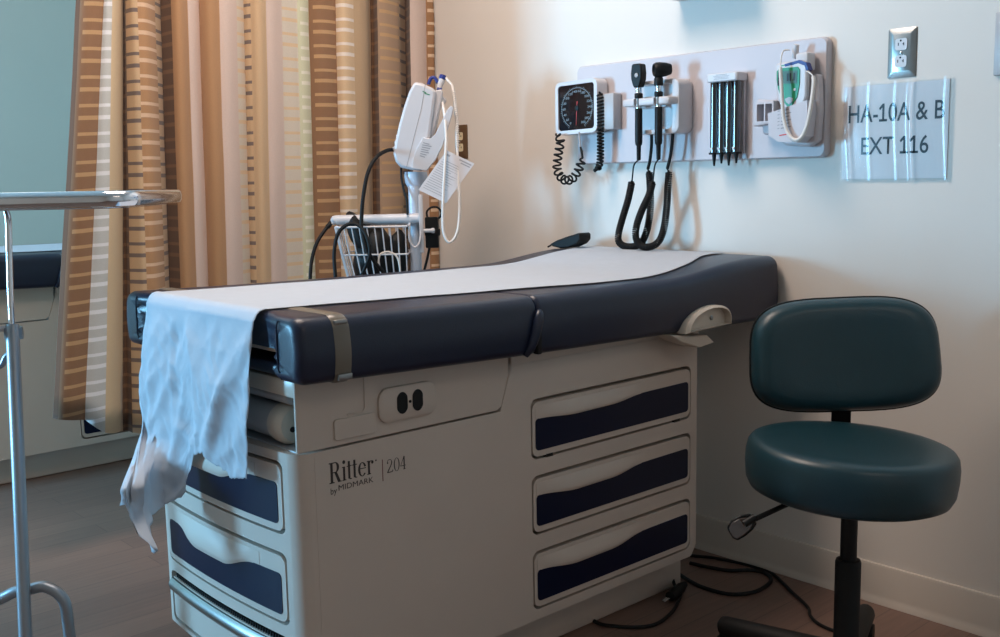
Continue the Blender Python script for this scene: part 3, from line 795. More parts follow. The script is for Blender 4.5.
def obox(c, sx, sy, sz, bev=.0):
    bm = bx(-sx/2, sx/2, -sy/2, sy/2, -sz/2, sz/2, bev)
    for v in bm.verts: v.co = c+rr*v.co.x+ff*v.co.y+Vector((0, 0, v.co.z))
    return bm
obj('bracket_bar', obox(V(422.5, 223, -.05), .013, .012, .175, .002), M_white, vs)
# wire basket
bt = V(344, 226).z; bbz = V(360, 303).z-.01
c0 = V(408, 226, .0); c0.z = 0; w = .215
def BK(a, b, h):
    """a: 0 at the pole .. 1 outer end, b: -1..1 across, h: 0 bottom .. 1 top"""
    wa = w*(.74+.26*h**.8)
    p = Vector((PX, PY, 0))-rr*(.018+wa*a)+ff*(.09*b*(.75+.25*h)-.0); p.z = bbz+(bt-bbz)*h
    return p
loops = [(0.02, .0026), (.33, .0026), (.66, .0028), (1, .0034)]
bw = NB()
for h, r_ in loops:
    pts = [BK(a, b, h) for a, b in ([(0, -1+.25*k) for k in range(9)]+[(a, 1) for a in (.25, .5, .75)]+[(.93, 1)]+[(1, 1-.25*k) for k in range(1, 8)]+[(.93, -1)]+[(a, -1) for a in (.75, .5, .25)])]
    tube(bw, pts, r_, 6, closed=True)
for side_b in (-1, 1):
    for k in range(10): tube(bw, [BK(k/9.4+.02, side_b, h) for h in (0, .33, .66, 1)], .0022, 6)
for k in range(5): tube(bw, [BK(1, -.9+.45*k, h) for h in (0, .33, .66, 1)], .0022, 6)
for k in range(5): tube(bw, [BK(a, -.9+.45*k, .02) for a in (0, 1)], .0022, 6)
obj('wire_basket', bw, M_white, vs)
ad = obj('power_adapter', obox(V(432.5, 232, -.02), .040, .032, .094, .004), M_blk); tag(ad, 'black power adapter brick strapped to the monitor stand pole', 'power adapter')
obj('strap', obox(V(433, 232, -.02), .046, .038, .020, .003), M_blkrub, ad)
cpts = [V(428, 219, -.01), V(427, 212, -.01), V(431, 207.5, -.01), V(437, 207, -.01), V(441, 211, -.01), V(441, 216, -.01), V(437, 219, -.01)]
obj('cable_loop', tube(NB(), catmull(cpts, 5), .0032, 8), M_blkrub, ad)
obj('lead', tube(NB(), catmull([V(430, 246, -.01), V(428, 256, -.01), V(425, 268, -.01), V(421, 280, 0), V(418, 300, .01)], 5), .004, 8), M_blkrub, ad)

vm = thing('vital_signs_monitor', 'tilted pale grey vital signs monitor seen from its side on the pole stand', 'monitor', tuple(V(415, 130)))
def vpoly(pp): return [((p-Vector(V(415, 130))).dot(rr), p.z) for p in (V(a, b) for a, b in pp)]
v0 = V(415, 130)
def vf(a, b, d): return Vector((v0.x, v0.y, 0))+rr*a+ff*d+Vector((0, 0, b))
shell = [(416.5, 84), (424, 85.5), (434, 90), (437.5, 93), (436, 104), (432, 132), (429, 150), (425, 167), (421, 171), (412, 170), (402, 167.5), (397, 162), (395, 154), (396.5, 144), (401, 125), (406, 108), (411, 94)]
bm = NB(); prism(bm, vpoly(shell), vf, -.065, .075)
mb = obj('housing', bm, M_white, vm, bevel=.008)
seam = [(427, 87), (423, 110), (415, 140), (408, 167)]
obj('seam_line', tube(NB(), [vf(a, b, -.0650) for a, b in vpoly(seam)], .0009, 5), M_greyink, mb)
br = [(424.5, 138.5), (432, 139.5), (436.5, 135.5), (449, 111), (452, 107.5), (454.5, 109.5), (453.5, 115), (444, 146), (437, 160), (428, 171), (413, 168.5), (417, 152)]
bm = NB(); prism(bm, vpoly(br), vf, -.078, -.062)
bk = obj('label_bracket', bm, M_white, vm, bevel=.0015)
lb = NB()
for k, (a, wdt) in enumerate(((425, 6), (424, 9), (423.6, 8), (423, 7), (422.4, 8), (422, 6), (421.6, 5))):
    y = 143+k*2.1; L = vpoly([(a, y), (a+wdt, y+1.6), (a+wdt-.2, y+2.5), (a-.2, y+.9)])
    prism(lb, L, vf, -.0786, -.0780)
obj('printed_label', lb, M_greyink, bk, smooth=0)
obj('logo', text_mesh('A', lambda a, b, d: vf(*vpoly([(428, 96)])[0], -.0655)+rr*a+Vector((0, 0, b-a*.4)), 0, .001, 0, .001), M_green, mb)
lg = NB()
for (a, b, wd_) in ((424.5, 93, 3.5), (426.5, 95, 5), ):
    prism(lg, vpoly([(a, b), (a+wd_, b+1.4), (a+wd_-.2, b+2.2), (a-.2, b+.8)]), vf, -.0657, -.0650)
obj('maker_mark', lg, M_green, mb, smooth=0)
bm = NB(); prism(bm, vpoly([(436, 92), (443, 91), (443, 99), (436, 128), (432, 140), (429, 138)]), vf, -.05, .03)
pw = obj('probe_well', bm, M_white, vm, bevel=.004)
obj('probe', tube(NB(), [V(439, 92, -.01), V(440, 86, -.01), V(442.5, 80, -.01)], [.0085, .0085, .0105], 14), M_white, vm)
obj('probe_cap', tube(NB(), [V(442.3, 79.5, -.01), V(443.2, 75.5, -.01)], [.0108, .0105], 14), M_blue, vm)
obj('probe_collar', tube(NB(), [V(437.3, 89.6, -.012), V(441.6, 91.0, -.012)], [.0085, .0085], 14), M_blue, vm)
obj('carry_handle', tube(NB(), catmull([V(428.5, 84.5, 0), V(430, 80, 0), V(432, 77.8, 0), V(435, 78, .0), V(438, 83, 0)], 5), .0055, 10), M_blue, vm)
obj('cable_plug', lathe(NB(), [(.010, -.01), (.011, 0), (.011, .008), (.007, .012)], V(442.5, 101.5, -.03), rr*.4-ff, 14), M_white, vm)
cpath = catmull([V(446, 78, -.01), V(449, 82, -.02), V(452.5, 87, -.03), V(454.5, 97, -.04), V(456, 108, -.05), V(457.5, 122, -.06), V(458, 140, -.07), V(458.5, 160, -.08), V(459.5, 180, -.085), V(460.5, 205, -.09), V(459.5, 225, -.095), V(456, 236, -.10), V(450.5, 240, -.105), V(446, 233, -.105), V(444.5, 220, -.105), V(445, 195, -.105), V(446.5, 165, -.10), V(447.5, 140, -.09), V(446, 118, -.075), V(443.5, 105, -.055), V(442.5, 102, -.045)], 6)
obj('probe_cord', tube(NB(), cpath, .0042, 10), M_cable_w, vm)
obj('cord_coil', helix(cpath[14:40], .0045, .002, .007), M_cable_w, vm)
for k, yy in enumerate((137, 143, 149)):
    obj('front_button', lathe(NB(), [(.006, 0), (.006, .004), (.004, .006)], V(399.5-k*1.6, yy, -.045), -rr, 10), M_grey, vm)
hose = catmull([V(396, 150, -.02), V(389, 151, -.06), V(380, 158, -.10), V(373, 172, -.12), V(369, 192, -.125), V(367, 212, -.125), V(367, 228, -.125), V(371, 245, -.125), V(378, 258, -.11), V(387, 270, -.09), V(396, 280, -.06)], 6)
ho = obj('pressure_hose', tube(NB(), hose, .0058, 10), M_blkrub); tag(ho, 'black hose running from the monitor down past the white handle bar into the basket', 'hose')
h4 = obj('monitor_lead', tube(NB(), catmull([V(402, 168, -.03), V(402.5, 178, -.035), V(405, 190, -.04), V(408, 200, -.045), V(409, 214, -.05)], 5), .0035, 8), M_blkrub, vm)
hose2 = catmull([V(334, 221.5, -.03), V(329, 227, -.04), V(321, 240, -.06), V(316.5, 255, -.07), V(315, 272, -.08), V(315, 295, -.08)], 6)
h2 = obj('pressure_hose', tube(NB(), hose2, .0055, 10), M_blkrub); tag(h2, 'black hose hanging from the outer left end of the white handle bar', 'hose')
obj('hose_fitting', tube(NB(), [V(333, 222, -.03), V(329.5, 226.5, -.04)], .0075, 10), M_blkrub, h2)
hose3 = catmull([V(343, 292, -.12), V(341.5, 270, -.125), V(340.5, 250, -.125), V(344, 232, -.125), V(353, 223, -.125), V(363, 223, -.125), V(371, 232, -.13), V(375, 248, -.13), V(371, 262, -.12), V(363, 278, -.10), V(360, 288, -.09)], 6)
h3 = obj('pressure_hose', tube(NB(), hose3, .0055, 10), M_blkrub); tag(h3, 'black hose arching over the rim of the wire basket in front of the pressure cuff', 'hose')
cf = thing('blood_pressure_cuff', 'black blood pressure cuff stuffed in the wire basket of the monitor stand', 'pressure cuff', tuple(V(375, 245)))
def blob(bm, c, sx, sy, sz, seed, tilt=0):
    b2 = NB(); bmesh.ops.create_icosphere(b2, subdivisions=3, radius=1)
    for v in b2.verts:
        p = v.co.copy(); p *= 1+.22*noise.noise(p*1.6+Vector((seed, 0, 0)))
        p = Matrix.Rotation(tilt, 3, 'Y') @ Vector((p.x*sx, p.y*sy, p.z*sz)); v.co = c+rr*p.x+ff*p.y+Vector((0, 0, p.z))
    return merge(bm, b2)
obj('cuff_wrap', blob(NB(), BK(.55, 0, .62), .070, .062, .085, 1, .2), M_blk, cf)
obj('cuff_flap', blob(NB(), BK(.70, -.1, .90), .034, .045, .072, 4, -.5), M_blkrub, cf)
obj('cuff_bulb', blob(NB(), BK(.2, -.1, .62), .034, .038, .075, 7, .1), M_blk, cf)
wl = obj('tubing', tube(NB(), catmull([V(382, 262, -.10), V(384, 252, -.105), V(392, 249.5, -.105), V(400, 254, -.105), V(403, 266, -.10), V(403, 280, -.09)], 5), .0028, 8), M_cable_w); wl.name = 'sensor_lead'; tag(wl, 'thin white lead curving inside the wire basket beside the black cuff', 'cable')
cdq = [(448, 151), (475, 164), (451, 207), (420.5, 189.5)]
bm = NB(); cq = [V(a, b, -.085-.001*i) for i, (a, b) in enumerate(cdq)]
nrm = (cq[1]-cq[0]).cross(cq[3]-cq[0]).normalized()
if nrm.dot(FWD) > 0: nrm = -nrm
c1_, c2_, c3_, c4_ = cq
c3_ = c2_+(c4_-c1_)
def card_f(a, b, d): return c1_+(c2_-c1_)*a+(c4_-c1_)*b+nrm*d
prism(bm, [(0, 0), (1, 0), (1, 1), (0, 1)], card_f, -.0006, .0004)
cd_ = obj('instruction_card', bm, M_white, None, smooth=0); tag(cd_, 'white printed instruction card hanging askew from the monitor stand', 'card')
pl = NB()
random.seed(3)
prism(pl, [(.52, .045), (.95, .045), (.95, .075), (.52, .075)], card_f, .0004, .0007)
prism(pl, [(.62, .10), (.95, .10), (.95, .125), (.62, .125)], card_f, .0004, .0007)
prism(pl, [(.06, .06), (.2, .06), (.2, .10), (.06, .10)], card_f, .0004, .0007)
for k in range(15):
    b = .2+k*.05; prism(pl, [(.08, b), (.45+.47*random.random(), b), (.45+.47*random.random(), b+.012), (.08, b+.012)], card_f, .0004, .0007)
obj('print_lines', pl, M_greyink, cd_, smooth=0)
# ------------------------------------------------------------------ things on the back wall
def wl_(a, b, d): return Vector((a, -d, b))
wb = thing('instrument_wall_board', 'long pale grey wall board carrying the diagnostic instruments above the exam table', 'wall board', (-1.83, 0, 1.27))
bm = NB(); pl = rrect(-2.262, -1.409, 1.123, 1.419, .018, 6); ins = [((a+1.8285)*.992-1.8285, (b-1.271)*.975+1.271) for a, b in pl]
A = [bm.verts.new(wl_(a, b, .0005)) for a, b in pl]; B = [bm.verts.new(wl_(a, b, .019)) for a, b in pl]; D = [bm.verts.new(wl_(a, b, .024)) for a, b in ins]
n = len(pl); bm.faces.new(A)
for P, Q in ((A, B), (B, D)):
    for i in range(n): bm.faces.new((P[i], P[(i+1) % n], Q[(i+1) % n], Q[i]))
bm.faces.new(D)
obj('board', bm, M_panel, wb)
# gauge
gz = thing('blood_pressure_gauge', 'square white framed dial gauge with black face, at the left end of the wall board', 'gauge', (-2.2, -.06, 1.29))
gx0, gx1, gz0, gz1 = -2.296, -2.130, 1.2135, 1.373
GF = .085
def gf(a, b, d): return Vector((a, -GF-d+(a-gx0)*.06, b+(a+2.2)*.03))
bm = NB(); o_ = rrect(gx0, gx1, gz0, gz1, .020, 6)
i_ = rrect(gx0+.012, gx1-.013, gz0+.013, gz1-.012, .010, 6)
ringsd = [(o_, -.045), (o_, -.006), ([((a+2.213)*.985-2.213, (b-1.293)*.985+1.293) for a, b in o_], .0), (i_, .0), (i_, -.006)]
R_ = [[bm.verts.new(gf(a, b, d)) for a, b in pp] for pp, d in ringsd]
for P, Q in zip(R_, R_[1:]):
    for i in range(len(P)): bm.faces.new((P[i], P[(i+1) % len(P)], Q[(i+1) % len(P)], Q[i]))
bm.faces.new(R_[0]); bm.faces.new(R_[-1])
gfr = obj('gauge_frame', bm, M_white, gz)
bm = NB(); prism(bm, i_, gf, -.0058, -.0045); obj('dial_face', bm, M_face, gz)
dcx, dcz, dr_ = -2.213, 1.291, .060
dl = NB()
def gp(t, r): return dcx+r*math.sin(t), dcz+r*math.cos(t)
for k in range(61):
    t = math.radians(-150+300*k/60); L = .006 if k % 5 == 0 else .0032
    a = gp(t, dr_); b = gp(t, dr_+L); nx, nz_ = math.cos(t)*.0005, -math.sin(t)*.0005
    dl.faces.new([dl.verts.new(gf(q[0]+s*nx, q[1]+s*nz_, -.0043)) for q, s in ((a, 1), (b, 1), (b, -1), (a, -1))])
N_ = 60
for k in range(N_):
    t0, t1 = math.radians(-150+300*k/N_), math.radians(-150+300*(k+1)/N_)
    dl.faces.new([dl.verts.new(gf(*gp(t, r), -.0043)) for t, r in ((t0, dr_), (t1, dr_), (t1, dr_-.0012), (t0, dr_-.0012))])
obj('dial_scale', dl, M_dial, gfr, smooth=0)
nm = NB()
for k in range(16):
    t = math.radians(-150+300*k/15); c = gp(t, dr_-.010); s = str(k*20); wn = .0028*len(s)
    merge(nm, text_mesh(s, gf, c[0]-wn, c[0]+wn, c[1]-.0035, c[1]+.0035, -.0043))
obj('dial_numbers', nm, M_dial, gfr, smooth=0)
nd = NB(); t = math.radians(184)
a = gp(t, .052); b = gp(t, -.02)
nd.faces.new([nd.verts.new(gf(q[0]+s, q[1], -.004)) for q, s in ((a, .0004), (b, .0012), (b, -.0012), (a, -.0004))])
obj('needle', nd, M_red, gfr, smooth=0)
obj('needle_hub', lathe(NB(), [(.008, 0), (.008, .002), (.005, .003)], gf(dcx, dcz, -.0045), (0, -1, 0), 20), M_blk, gfr)
bm = NB(); box(bm, -2.17, -2.078, -.062, -.0242, 1.222, 1.327, .004)
obj('cuff_bracket', bm, M_grey, gz)
def Y(px, py, y): return on_y(px, py, y)
g1 = catmull([Y(556, 134, -.10), Y(559, 137, -.10), Y(560.5, 142, -.10), Y(559, 150, -.10), Y(557.5, 160, -.10), Y(557, 168, -.10), Y(560, 176, -.10), Y(566, 180.5, -.10), Y(573, 178, -.10), Y(578, 171, -.095), Y(581, 163, -.09), Y(582.5, 157, -.085)], 8)
gc = obj('hanging_coiled_hose', helix(g1, .0118, .0031, .0178, 8, 18), M_blkrub); tag(gc, 'loosely coiled black hose hanging in a loop below the dial gauge', 'hose')
obj('hose_end', tube(NB(), [Y(582.6, 158, -.085), Y(581.5, 151, -.08), Y(580.5, 147, -.08)], [.0035, .0042, .003], 8), M_blkrub, gc)
obj('connector', tube(NB(), [Y(580.4, 147, -.08), Y(579.4, 138, -.08), Y(579, 132, -.08)], .0028, 8), M_grey, gc)
g2 = catmull([Y(600, 92, -.066), Y(600.5, 110, -.066), Y(600.5, 130, -.066), Y(600.5, 150, -.066), Y(600, 162, -.066), Y(598.5, 167, -.066), Y(596, 170, -.066)], 8)
gc2 = obj('hanging_coiled_hose', helix(g2, .0085, .0032, .0098, 8, 14), M_blkrub); tag(gc2, 'tightly coiled black hose hanging straight down on the right of the dial gauge', 'hose')
obj('hose_end', tube(NB(), [Y(599, 166.5, -.066), Y(594.5, 170.8, -.066)], [.006, .0055], 10), M_blkrub, gc2)
# cradle
cr = thing('instrument_cradle', 'white two-slot wall cradle holding the black handled scopes', 'cradle', (-1.9, -.06, 1.27))
cx0, cx1 = -1.996, -1.818
bm = NB(); prism(bm, rrect(cx0+.012, cx1, 1.2, 1.348, .020, 6), wl_, .0235, .088)
cbd = obj('cradle_body', bm, M_white, cr, bevel=.006)
c1b = NB(); prism(c1b, rrect(cx0-.03, cx1-.022, 1.304, 1.338, .014, 6), wl_, .040, .13)
c2b = NB(); prism(c2b, rrect(cx0-.03, cx1-.022, 1.212, 1.274, .018, 6), wl_, .052, .13)
cut(cbd, c1b, c2b)
shf = NB(); prism(shf, [(cx0, -.03), (cx1-.012, -.03), (cx1-.004, -.09), (cx1-.012, -.118), (cx1-.03, -.124), (cx0+.01, -.124), (cx0, -.116)], lambda a, b, d: (a, b, d), 1.2785, 1.2985)
sh = obj('cradle_shelf', shf, M_white, cr, bevel=.004)
cut(sh, *[lathe(NB(), [(.0125, -.03), (.0125, .03)], (hx, -.113, 1.289), (0, 0, 1), 20) for hx in (-1.939, -1.868)], *[bx(hx-.0095, hx+.0095, -.16, -.113, 1.26, 1.32) for hx in (-1.939, -1.868)])
def scope(name, label, hx, headfn):
    t = thing(name, label, 'scope', (hx, -.113, 1.18))
    o3 = (hx, -.113, 0)
    obj('handle', lathe(NB(), [(.004, 1.128), (.0058, 1.13), (.0065, 1.168), (.0095, 1.172), (.0105, 1.18), (.0105, 1.268), (.0095, 1.272)], o3, seg=22), M_blk, t)
    obj('chrome_neck', lathe(NB(), [(.0088, 1.271), (.0088, 1.298), (.0082, 1.300)], o3, seg=22), M_chrome, t)
    obj('lock_collar', lathe(NB(), [(.0105, 1.2995), (.0118, 1.302), (.0118, 1.311), (.0105, 1.3135)], o3, seg=22), M_blk, t)
    obj('chrome_ring', lathe(NB(), [(.0085, 1.313), (.0085, 1.330)], o3, seg=22), M_chrome, t)
    headfn(t, hx)
    return t
def ophth(t, hx):
    bm = NB(); prism(bm, [(-.009, 1.329), (.009, 1.329), (.013, 1.337), (.0185, 1.352), (.0195, 1.368), (.0165, 1.390), (.013, 1.394), (-.013, 1.394), (-.0165, 1.390), (-.0195, 1.368), (-.0185, 1.352), (-.013, 1.337)], lambda a, b, d: (hx+a, -.113+d, b), -.012, .012)
    obj('scope_head', bm, M_blk, t, bevel=.003)
    obj('eyepiece', lathe(NB(), [(.006, 0), (.006, .002), (.0035, .003)], (hx+.003, -.1255, 1.362), (0, -1, 0), 14), M_grey, t)
def oto(t, hx):
    obj('neck', lathe(NB(), [(.0115, 1.329), (.0125, 1.333), (.0125, 1.348), (.010, 1.352), (.0085, 1.362)], (hx, -.113, 0), seg=20), M_blk, t)
    d = Vector((-.55, -.82, -.05)).normalized()
    obj('scope_head', lathe(NB(), [(.006, -.028), (.014, -.026), (.0185, -.012), (.0205, .004), (.020, .016), (.0165, .022), (.0145, .022), (.013, .018), (.001, .016)], Vector((hx+.006, -.108, 1.372)), d, 24), M_blk, t)
scope('ophthalmoscope', 'black ophthalmoscope with flat angular head, left of the two scopes in the cradle', -1.939, ophth)
scope('otoscope', 'black otoscope with round lens head, right of the two scopes in the cradle', -1.868, oto)
def coil(label, wire_a, path, wire_b):
    o = obj('spiral_cable', helix(catmull(path, 10), .0085, .0024, .0052, 6, 12), M_blkrub); tag(o, label, 'cord')
    obj('straight_lead', tube(NB(), catmull(wire_a, 6), .0022, 8), M_blkrub, o)
    obj('straight_lead', tube(NB(), catmull(wire_b, 6), [.0022]*6+[.0045]*(6*(len(wire_b)-1)-5), 8), M_blkrub, o)
    return o
yy = -.09
coil('coiled black cord hanging from the left scope handle, forming the left loop',
     [Vector((-1.939, -.113, 1.13)), Y(634, 165, -.105), Y(632.5, 176, -.10), Y(632, 181, -.095)],
     [Y(632, 181, -.095), Y(628, 200, -.09), Y(622, 220, -.09), Y(618.5, 234, -.09), Y(619, 242, -.09), Y(625, 246.2, -.09), Y(635, 246.2, -.088), Y(642.5, 241, -.085), Y(648, 226, -.08), Y(650.5, 205, -.07), Y(650, 185, -.065), Y(649, 171, -.06)],
     [Y(649, 171, -.06), Y(648, 169, -.06), Y(650, 160, -.06), Y(651.5, 145, -.06), Y(651.5, 131, -.06)])
coil('coiled black cord hanging from the right scope handle, crossing in front of the left loop',
     [Vector((-1.868, -.113, 1.13)), Y(655, 165, -.11), Y(653.5, 176, -.11), Y(653, 181, -.11)],
     [Y(653, 181, -.11), Y(649, 195, -.112), Y(642, 210, -.112), Y(636.5, 226, -.112), Y(636, 238, -.112), Y(641.5, 246, -.112), Y(651, 246.5, -.11), Y(659, 241, -.10), Y(664, 228, -.09), Y(667, 205, -.075), Y(668, 185, -.065), Y(669, 171, -.06)],
     [Y(669, 171, -.06), Y(667.5, 168.5, -.06), Y(670, 158, -.06), Y(672, 144, -.06), Y(673, 131, -.06)])
# specula dispenser
sp = thing('specula_dispenser', 'white capped dispenser with four upright dark tubes on the wall board', 'dispenser', (-1.68, -.06, 1.25))
obj('mounting_plate', bx(-1.738, -1.644, -.034, -.0242, 1.14, 1.345, .003), M_panel, sp)
bm = NB(); prism(bm, [(-1.741, -.024), (-1.641, -.024), (-1.641, -.066), (-1.646, -.071), (-1.736, -.071), (-1.741, -.066)], lambda a, b, d: (a, b, d), 1.3285, 1.351)
cp_ = obj('cap', bm, M_white, sp, bevel=.003)
lb = NB()
for k, (w0, b) in enumerate(((.018, 1.3455), (.026, 1.342), (.022, 1.3385), (.024, 1.335))): prism(lb, [(-1.691-w0, b), (-1.691+w0, b), (-1.691+w0, b+.0012), (-1.691-w0, b+.0012)], wl_, .071, .0713)
obj('cap_print', lb, M_greyink, cp_, smooth=0)
for k in range(4):
    xc = -1.7255+k*.0238; oo = (xc, -.052, 0)
    tb = obj('specula_tube', lathe(NB(), [(.0115, 1.142), (.0115, 1.329)], oo, seg=26), M_tube, sp)
    obj('tube_base', lathe(NB(), [(.0145, 1.1385), (.0145, 1.1435)], oo, seg=20), M_blk, tb)
    dz = -.006 if k % 2 == 0 else 0
    obj('speculum_tip', lathe(NB(), [(.0025, 1.114+dz), (.0032, 1.12+dz), (.0062, 1.1385), (.0062, 1.139)], oo, seg=16), M_blk, tb)
    bm = NB(); bm.faces.new([bm.verts.new((xc+a, -.0640, b)) for a, b in ((-.006, 1.1565), (.002, 1.1565), (-.002, 1.146))]); obj('white_arrow', bm, M_white, tb, smooth=0, solid=.0006)
# thermometer in its holder
th = thing('thermometer_holder', 'pale grey thermometer holder with two side pockets, right end of the wall board', 'holder', (-1.49, -.03, 1.2))
hb = NB(); prism(hb, [(-1.535, 1.305), (-1.418, 1.328), (-1.412, 1.24), (-1.417, 1.163), (-1.44, 1.150), (-1.505, 1.155), (-1.53, 1.17), (-1.54, 1.20)], wl_, .0242, .052)
hbo = obj('wall_mount_back', hb, M_panel, th, bevel=.006)
hp = NB(); prism(hp, [(-1.532, 1.236), (-1.421, 1.262), (-1.419, 1.235), (-1.425, 1.175), (-1.445, 1.160), (-1.50, 1.164), (-1.528, 1.18)], wl_, .046, .093)
cut(obj('front_pocket', hp, M_panel, th), bx(-1.533, -1.424, -.087, -.050, 1.226, 1.32, .003))
pk = NB(); prism(pk, [(-1.584, 1.206), (-1.520, 1.212), (-1.520, 1.268), (-1.570, 1.274)], wl_, .0242, .085)
pko = obj('cover_pocket', pk, M_panel, th, bevel=.003)
cut(pko, *[bx(x0, x1, -.11, -.034, 1.218, 1.261, .002) for x0, x1 in ((-1.570, -1.5485), (-1.545, -1.525))])
pk2 = NB(); prism(pk2, [(-1.566, 1.185), (-1.528, 1.182), (-1.528, 1.218), (-1.57, 1.218)], wl_, .0242, .064)
obj('lower_pocket', pk2, M_panel, th, bevel=.005)
lb = NB()
for k in range(6):
    b = 1.238-k*.0085; prism(lb, [(-1.503, b), (-1.503+.006, b+.001), (-1.503+.006, b+.003), (-1.503, b+.002)], wl_, .093, .0933); prism(lb, [(-1.493, b), (-1.470+.006*(k % 2), b+.004), (-1.470+.006*(k % 2), b+.007), (-1.493, b+.003)], wl_, .093, .0933)
obj('printed_label', lb, M_greyink, th, smooth=0)
lr = NB(); prism(lr, [(-1.497, 1.178), (-1.468, 1.181), (-1.468, 1.184), (-1.497, 1.181)], wl_, .093, .0934); obj('red_print', lr, M_red, th, smooth=0)
tm = thing('electronic_thermometer', 'green faced white electronic thermometer standing in its wall holder', 'thermometer', (-1.49, -.07, 1.29))
def tf(a, b, d): return Vector((-1.4775+a*1.30, -.062-d-a*.1, b+.004))
bd = [(-.038, 1.352), (-.030, 1.358), (.026, 1.356), (.036, 1.346), (.036, 1.27), (.026, 1.232), (-.014, 1.232), (-.030, 1.262), (-.038, 1.31)]
bm = NB(); prism(bm, bd, tf, -.003, .014); tb_ = obj('housing', bm, M_white, tm, bevel=.006)
fp = [(-.033, 1.336), (-.026, 1.343), (.016, 1.342), (.021, 1.334), (.021, 1.30), (.016, 1.268), (.004, 1.248), (-.006, 1.246), (-.018, 1.262), (-.029, 1.292), (-.033, 1.315)]
bm = NB(); prism(bm, fp, tf, .0135, .0158); obj('green_face', bm, M_green, tm, bevel=.001)
bm = NB(); prism(bm, [(-.020, 1.304), (.015, 1.302), (.015, 1.333), (-.020, 1.335)], tf, .0155, .0168); obj('screen', bm, M_lcd, tm)
bm = NB(); prism(bm, [(-.030, 1.30), (-.024, 1.30), (-.023, 1.334), (-.029, 1.333)], tf, .0155, .0164); obj('dark_side_key', bm, M_blk, tm)
sg = NB()
for (x0, x1, z0_, z1_) in ((-.008, -.004, 1.309, 1.328), (-.002, .002, 1.309, 1.328), (.004, .0055, 1.309, 1.312), (.007, .011, 1.309, 1.328)):
    prism(sg, [(x0, z0_), (x1, z0_), (x1, z1_), (x0, z1_)], tf, .0168, .0171)
obj('screen_digits', sg, M_ink, tm, smooth=0)
obj('round_key', lathe(NB(), [(.0035, 0), (.0035, .0015)], tf(.010, 1.287, .0155), (0, -1, 0), 12), M_white, tm)
bm = NB(); prism(bm, [(-.012, 1.266), (-.002, 1.270), (.007, 1.266), (.006, 1.258), (-.002, 1.252), (-.009, 1.258)], tf, .0155, .0172); obj('eject_key', bm, M_grey, tm)
lg = NB(); prism(lg, [(-.026, 1.347), (-.012, 1.3475), (-.012, 1.350), (-.026, 1.3495)], tf, .0138, .0142); obj('maker_mark', lg, M_green, tm, smooth=0)
lg = NB(); prism(lg, [(-.009, 1.347), (.006, 1.3475), (.006, 1.350), (-.009, 1.3495)], tf, .0138, .0142); obj('maker_mark', lg, M_blue, tm, smooth=0)
obj('probe_dock', bx(-1.470, -1.436, -.07, -.03, 1.338, 1.380, .005), M_white, tm)
obj('probe_handle', tube(NB(), [tf(-.004, 1.366, -.006), tf(.0, 1.384, -.004), tf(.003, 1.398, -.002)], [.0085, .009, .007], 14), M_white, tm)
bm = NB(); prism(bm, [(-.016, 1.352), (.018, 1.358), (.034, 1.350), (.040, 1.332), (.034, 1.33), (.030, 1.343), (.016, 1.350), (-.014, 1.345)], tf, -.006, .0145); obj('blue_clip', bm, M_blue, tm, bevel=.001)
wc = catmull([Y(789.5, 50, -.075), Y(784, 50.5, -.085), Y(781.5, 56, -.095), Y(780.5, 66, -.10), Y(780.8, 76, -.102), Y(781.5, 88, -.104), Y(782.5, 105, -.104), Y(784, 120, -.104), Y(788, 133, -.104), Y(795, 140, -.104), Y(802, 136.5, -.102), Y(807, 125, -.10), Y(810.5, 108, -.096), Y(813, 90, -.09), Y(813.5, 78, -.085), Y(810, 73, -.08), Y(804, 70, -.075)], 6)
obj('probe_cord', tube(NB(), wc[:20], .0018, 8), M_cable_w, tm); obj('cord_sleeve', tube(NB(), wc[19:86], .0048, 10), M_cable_w, tm); obj('probe_cord', tube(NB(), wc[85:], .0018, 8), M_cable_w, tm)
# wall outlets
def outlet(name, label, xc, zc, w, h, face, rec, dz):
    t = thing(name, label, 'outlet', (xc, 0, zc)); bm = NB()
    o1 = rrect(xc-w/2, xc+w/2, zc-h/2, zc+h/2, .002, 2); i1 = rrect(xc-w/2+.013, xc+w/2-.013, zc-h/2+.014, zc+h/2-.014, .002, 2)
    rg = [[bm.verts.new(wl_(a, b, d)) for a, b in pp] for pp, d in ((o1, .0003), (o1, .0022), (i1, .0068))]
    for P, Q in zip(rg, rg[1:]):
        for i in range(len(P)): bm.faces.new((P[i], P[(i+1) % len(P)], Q[(i+1) % len(P)], Q[i]))
    bm.faces.new(rg[-1]); bm.faces.new(rg[0]); obj('cover_plate', bm, face, t, smooth=20)
    for s in (1, -1):
        zc2 = zc+s*dz; pts = [(xc+max(-.0145, min(.0145, .0175*math.cos(2*PI*k/32))), zc2+max(-.0135, min(.0135, .0175*math.sin(2*PI*k/32)))) for k in range(32)]
        bm = NB(); prism(bm, pts, wl_, .006, .0085); r_ = obj('receptacle', bm, rec, t)
        sl = NB()
        box(sl, xc-.0078, xc-.0058, -.0088, -.008, zc2-.003, zc2+.004); box(sl, xc+.0055, xc+.0075, -.0088, -.008, zc2-.003, zc2+.004); box(sl, xc+.0035, xc+.0058, -.0088, -.008, zc2-.0005, zc2+.0015)
        lathe(sl, [(.0024, .008), (.0024, .0088)], (xc-.001, 0, zc2+.0085*1), (0, -1, 0), 10); obj('slots', sl, M_blk, r_, smooth=0)
    obj('screw', lathe(NB(), [(.003, .006), (.003, .0085), (.0015, .009)], (xc, 0, zc), (0, -1, 0), 12), M_chrome, t)
    return t
outlet('power_outlet', 'steel duplex outlet plate on the wall directly above the room sign', -1.2265, 1.3615, .070, .114, M_steel, M_white, .0195)
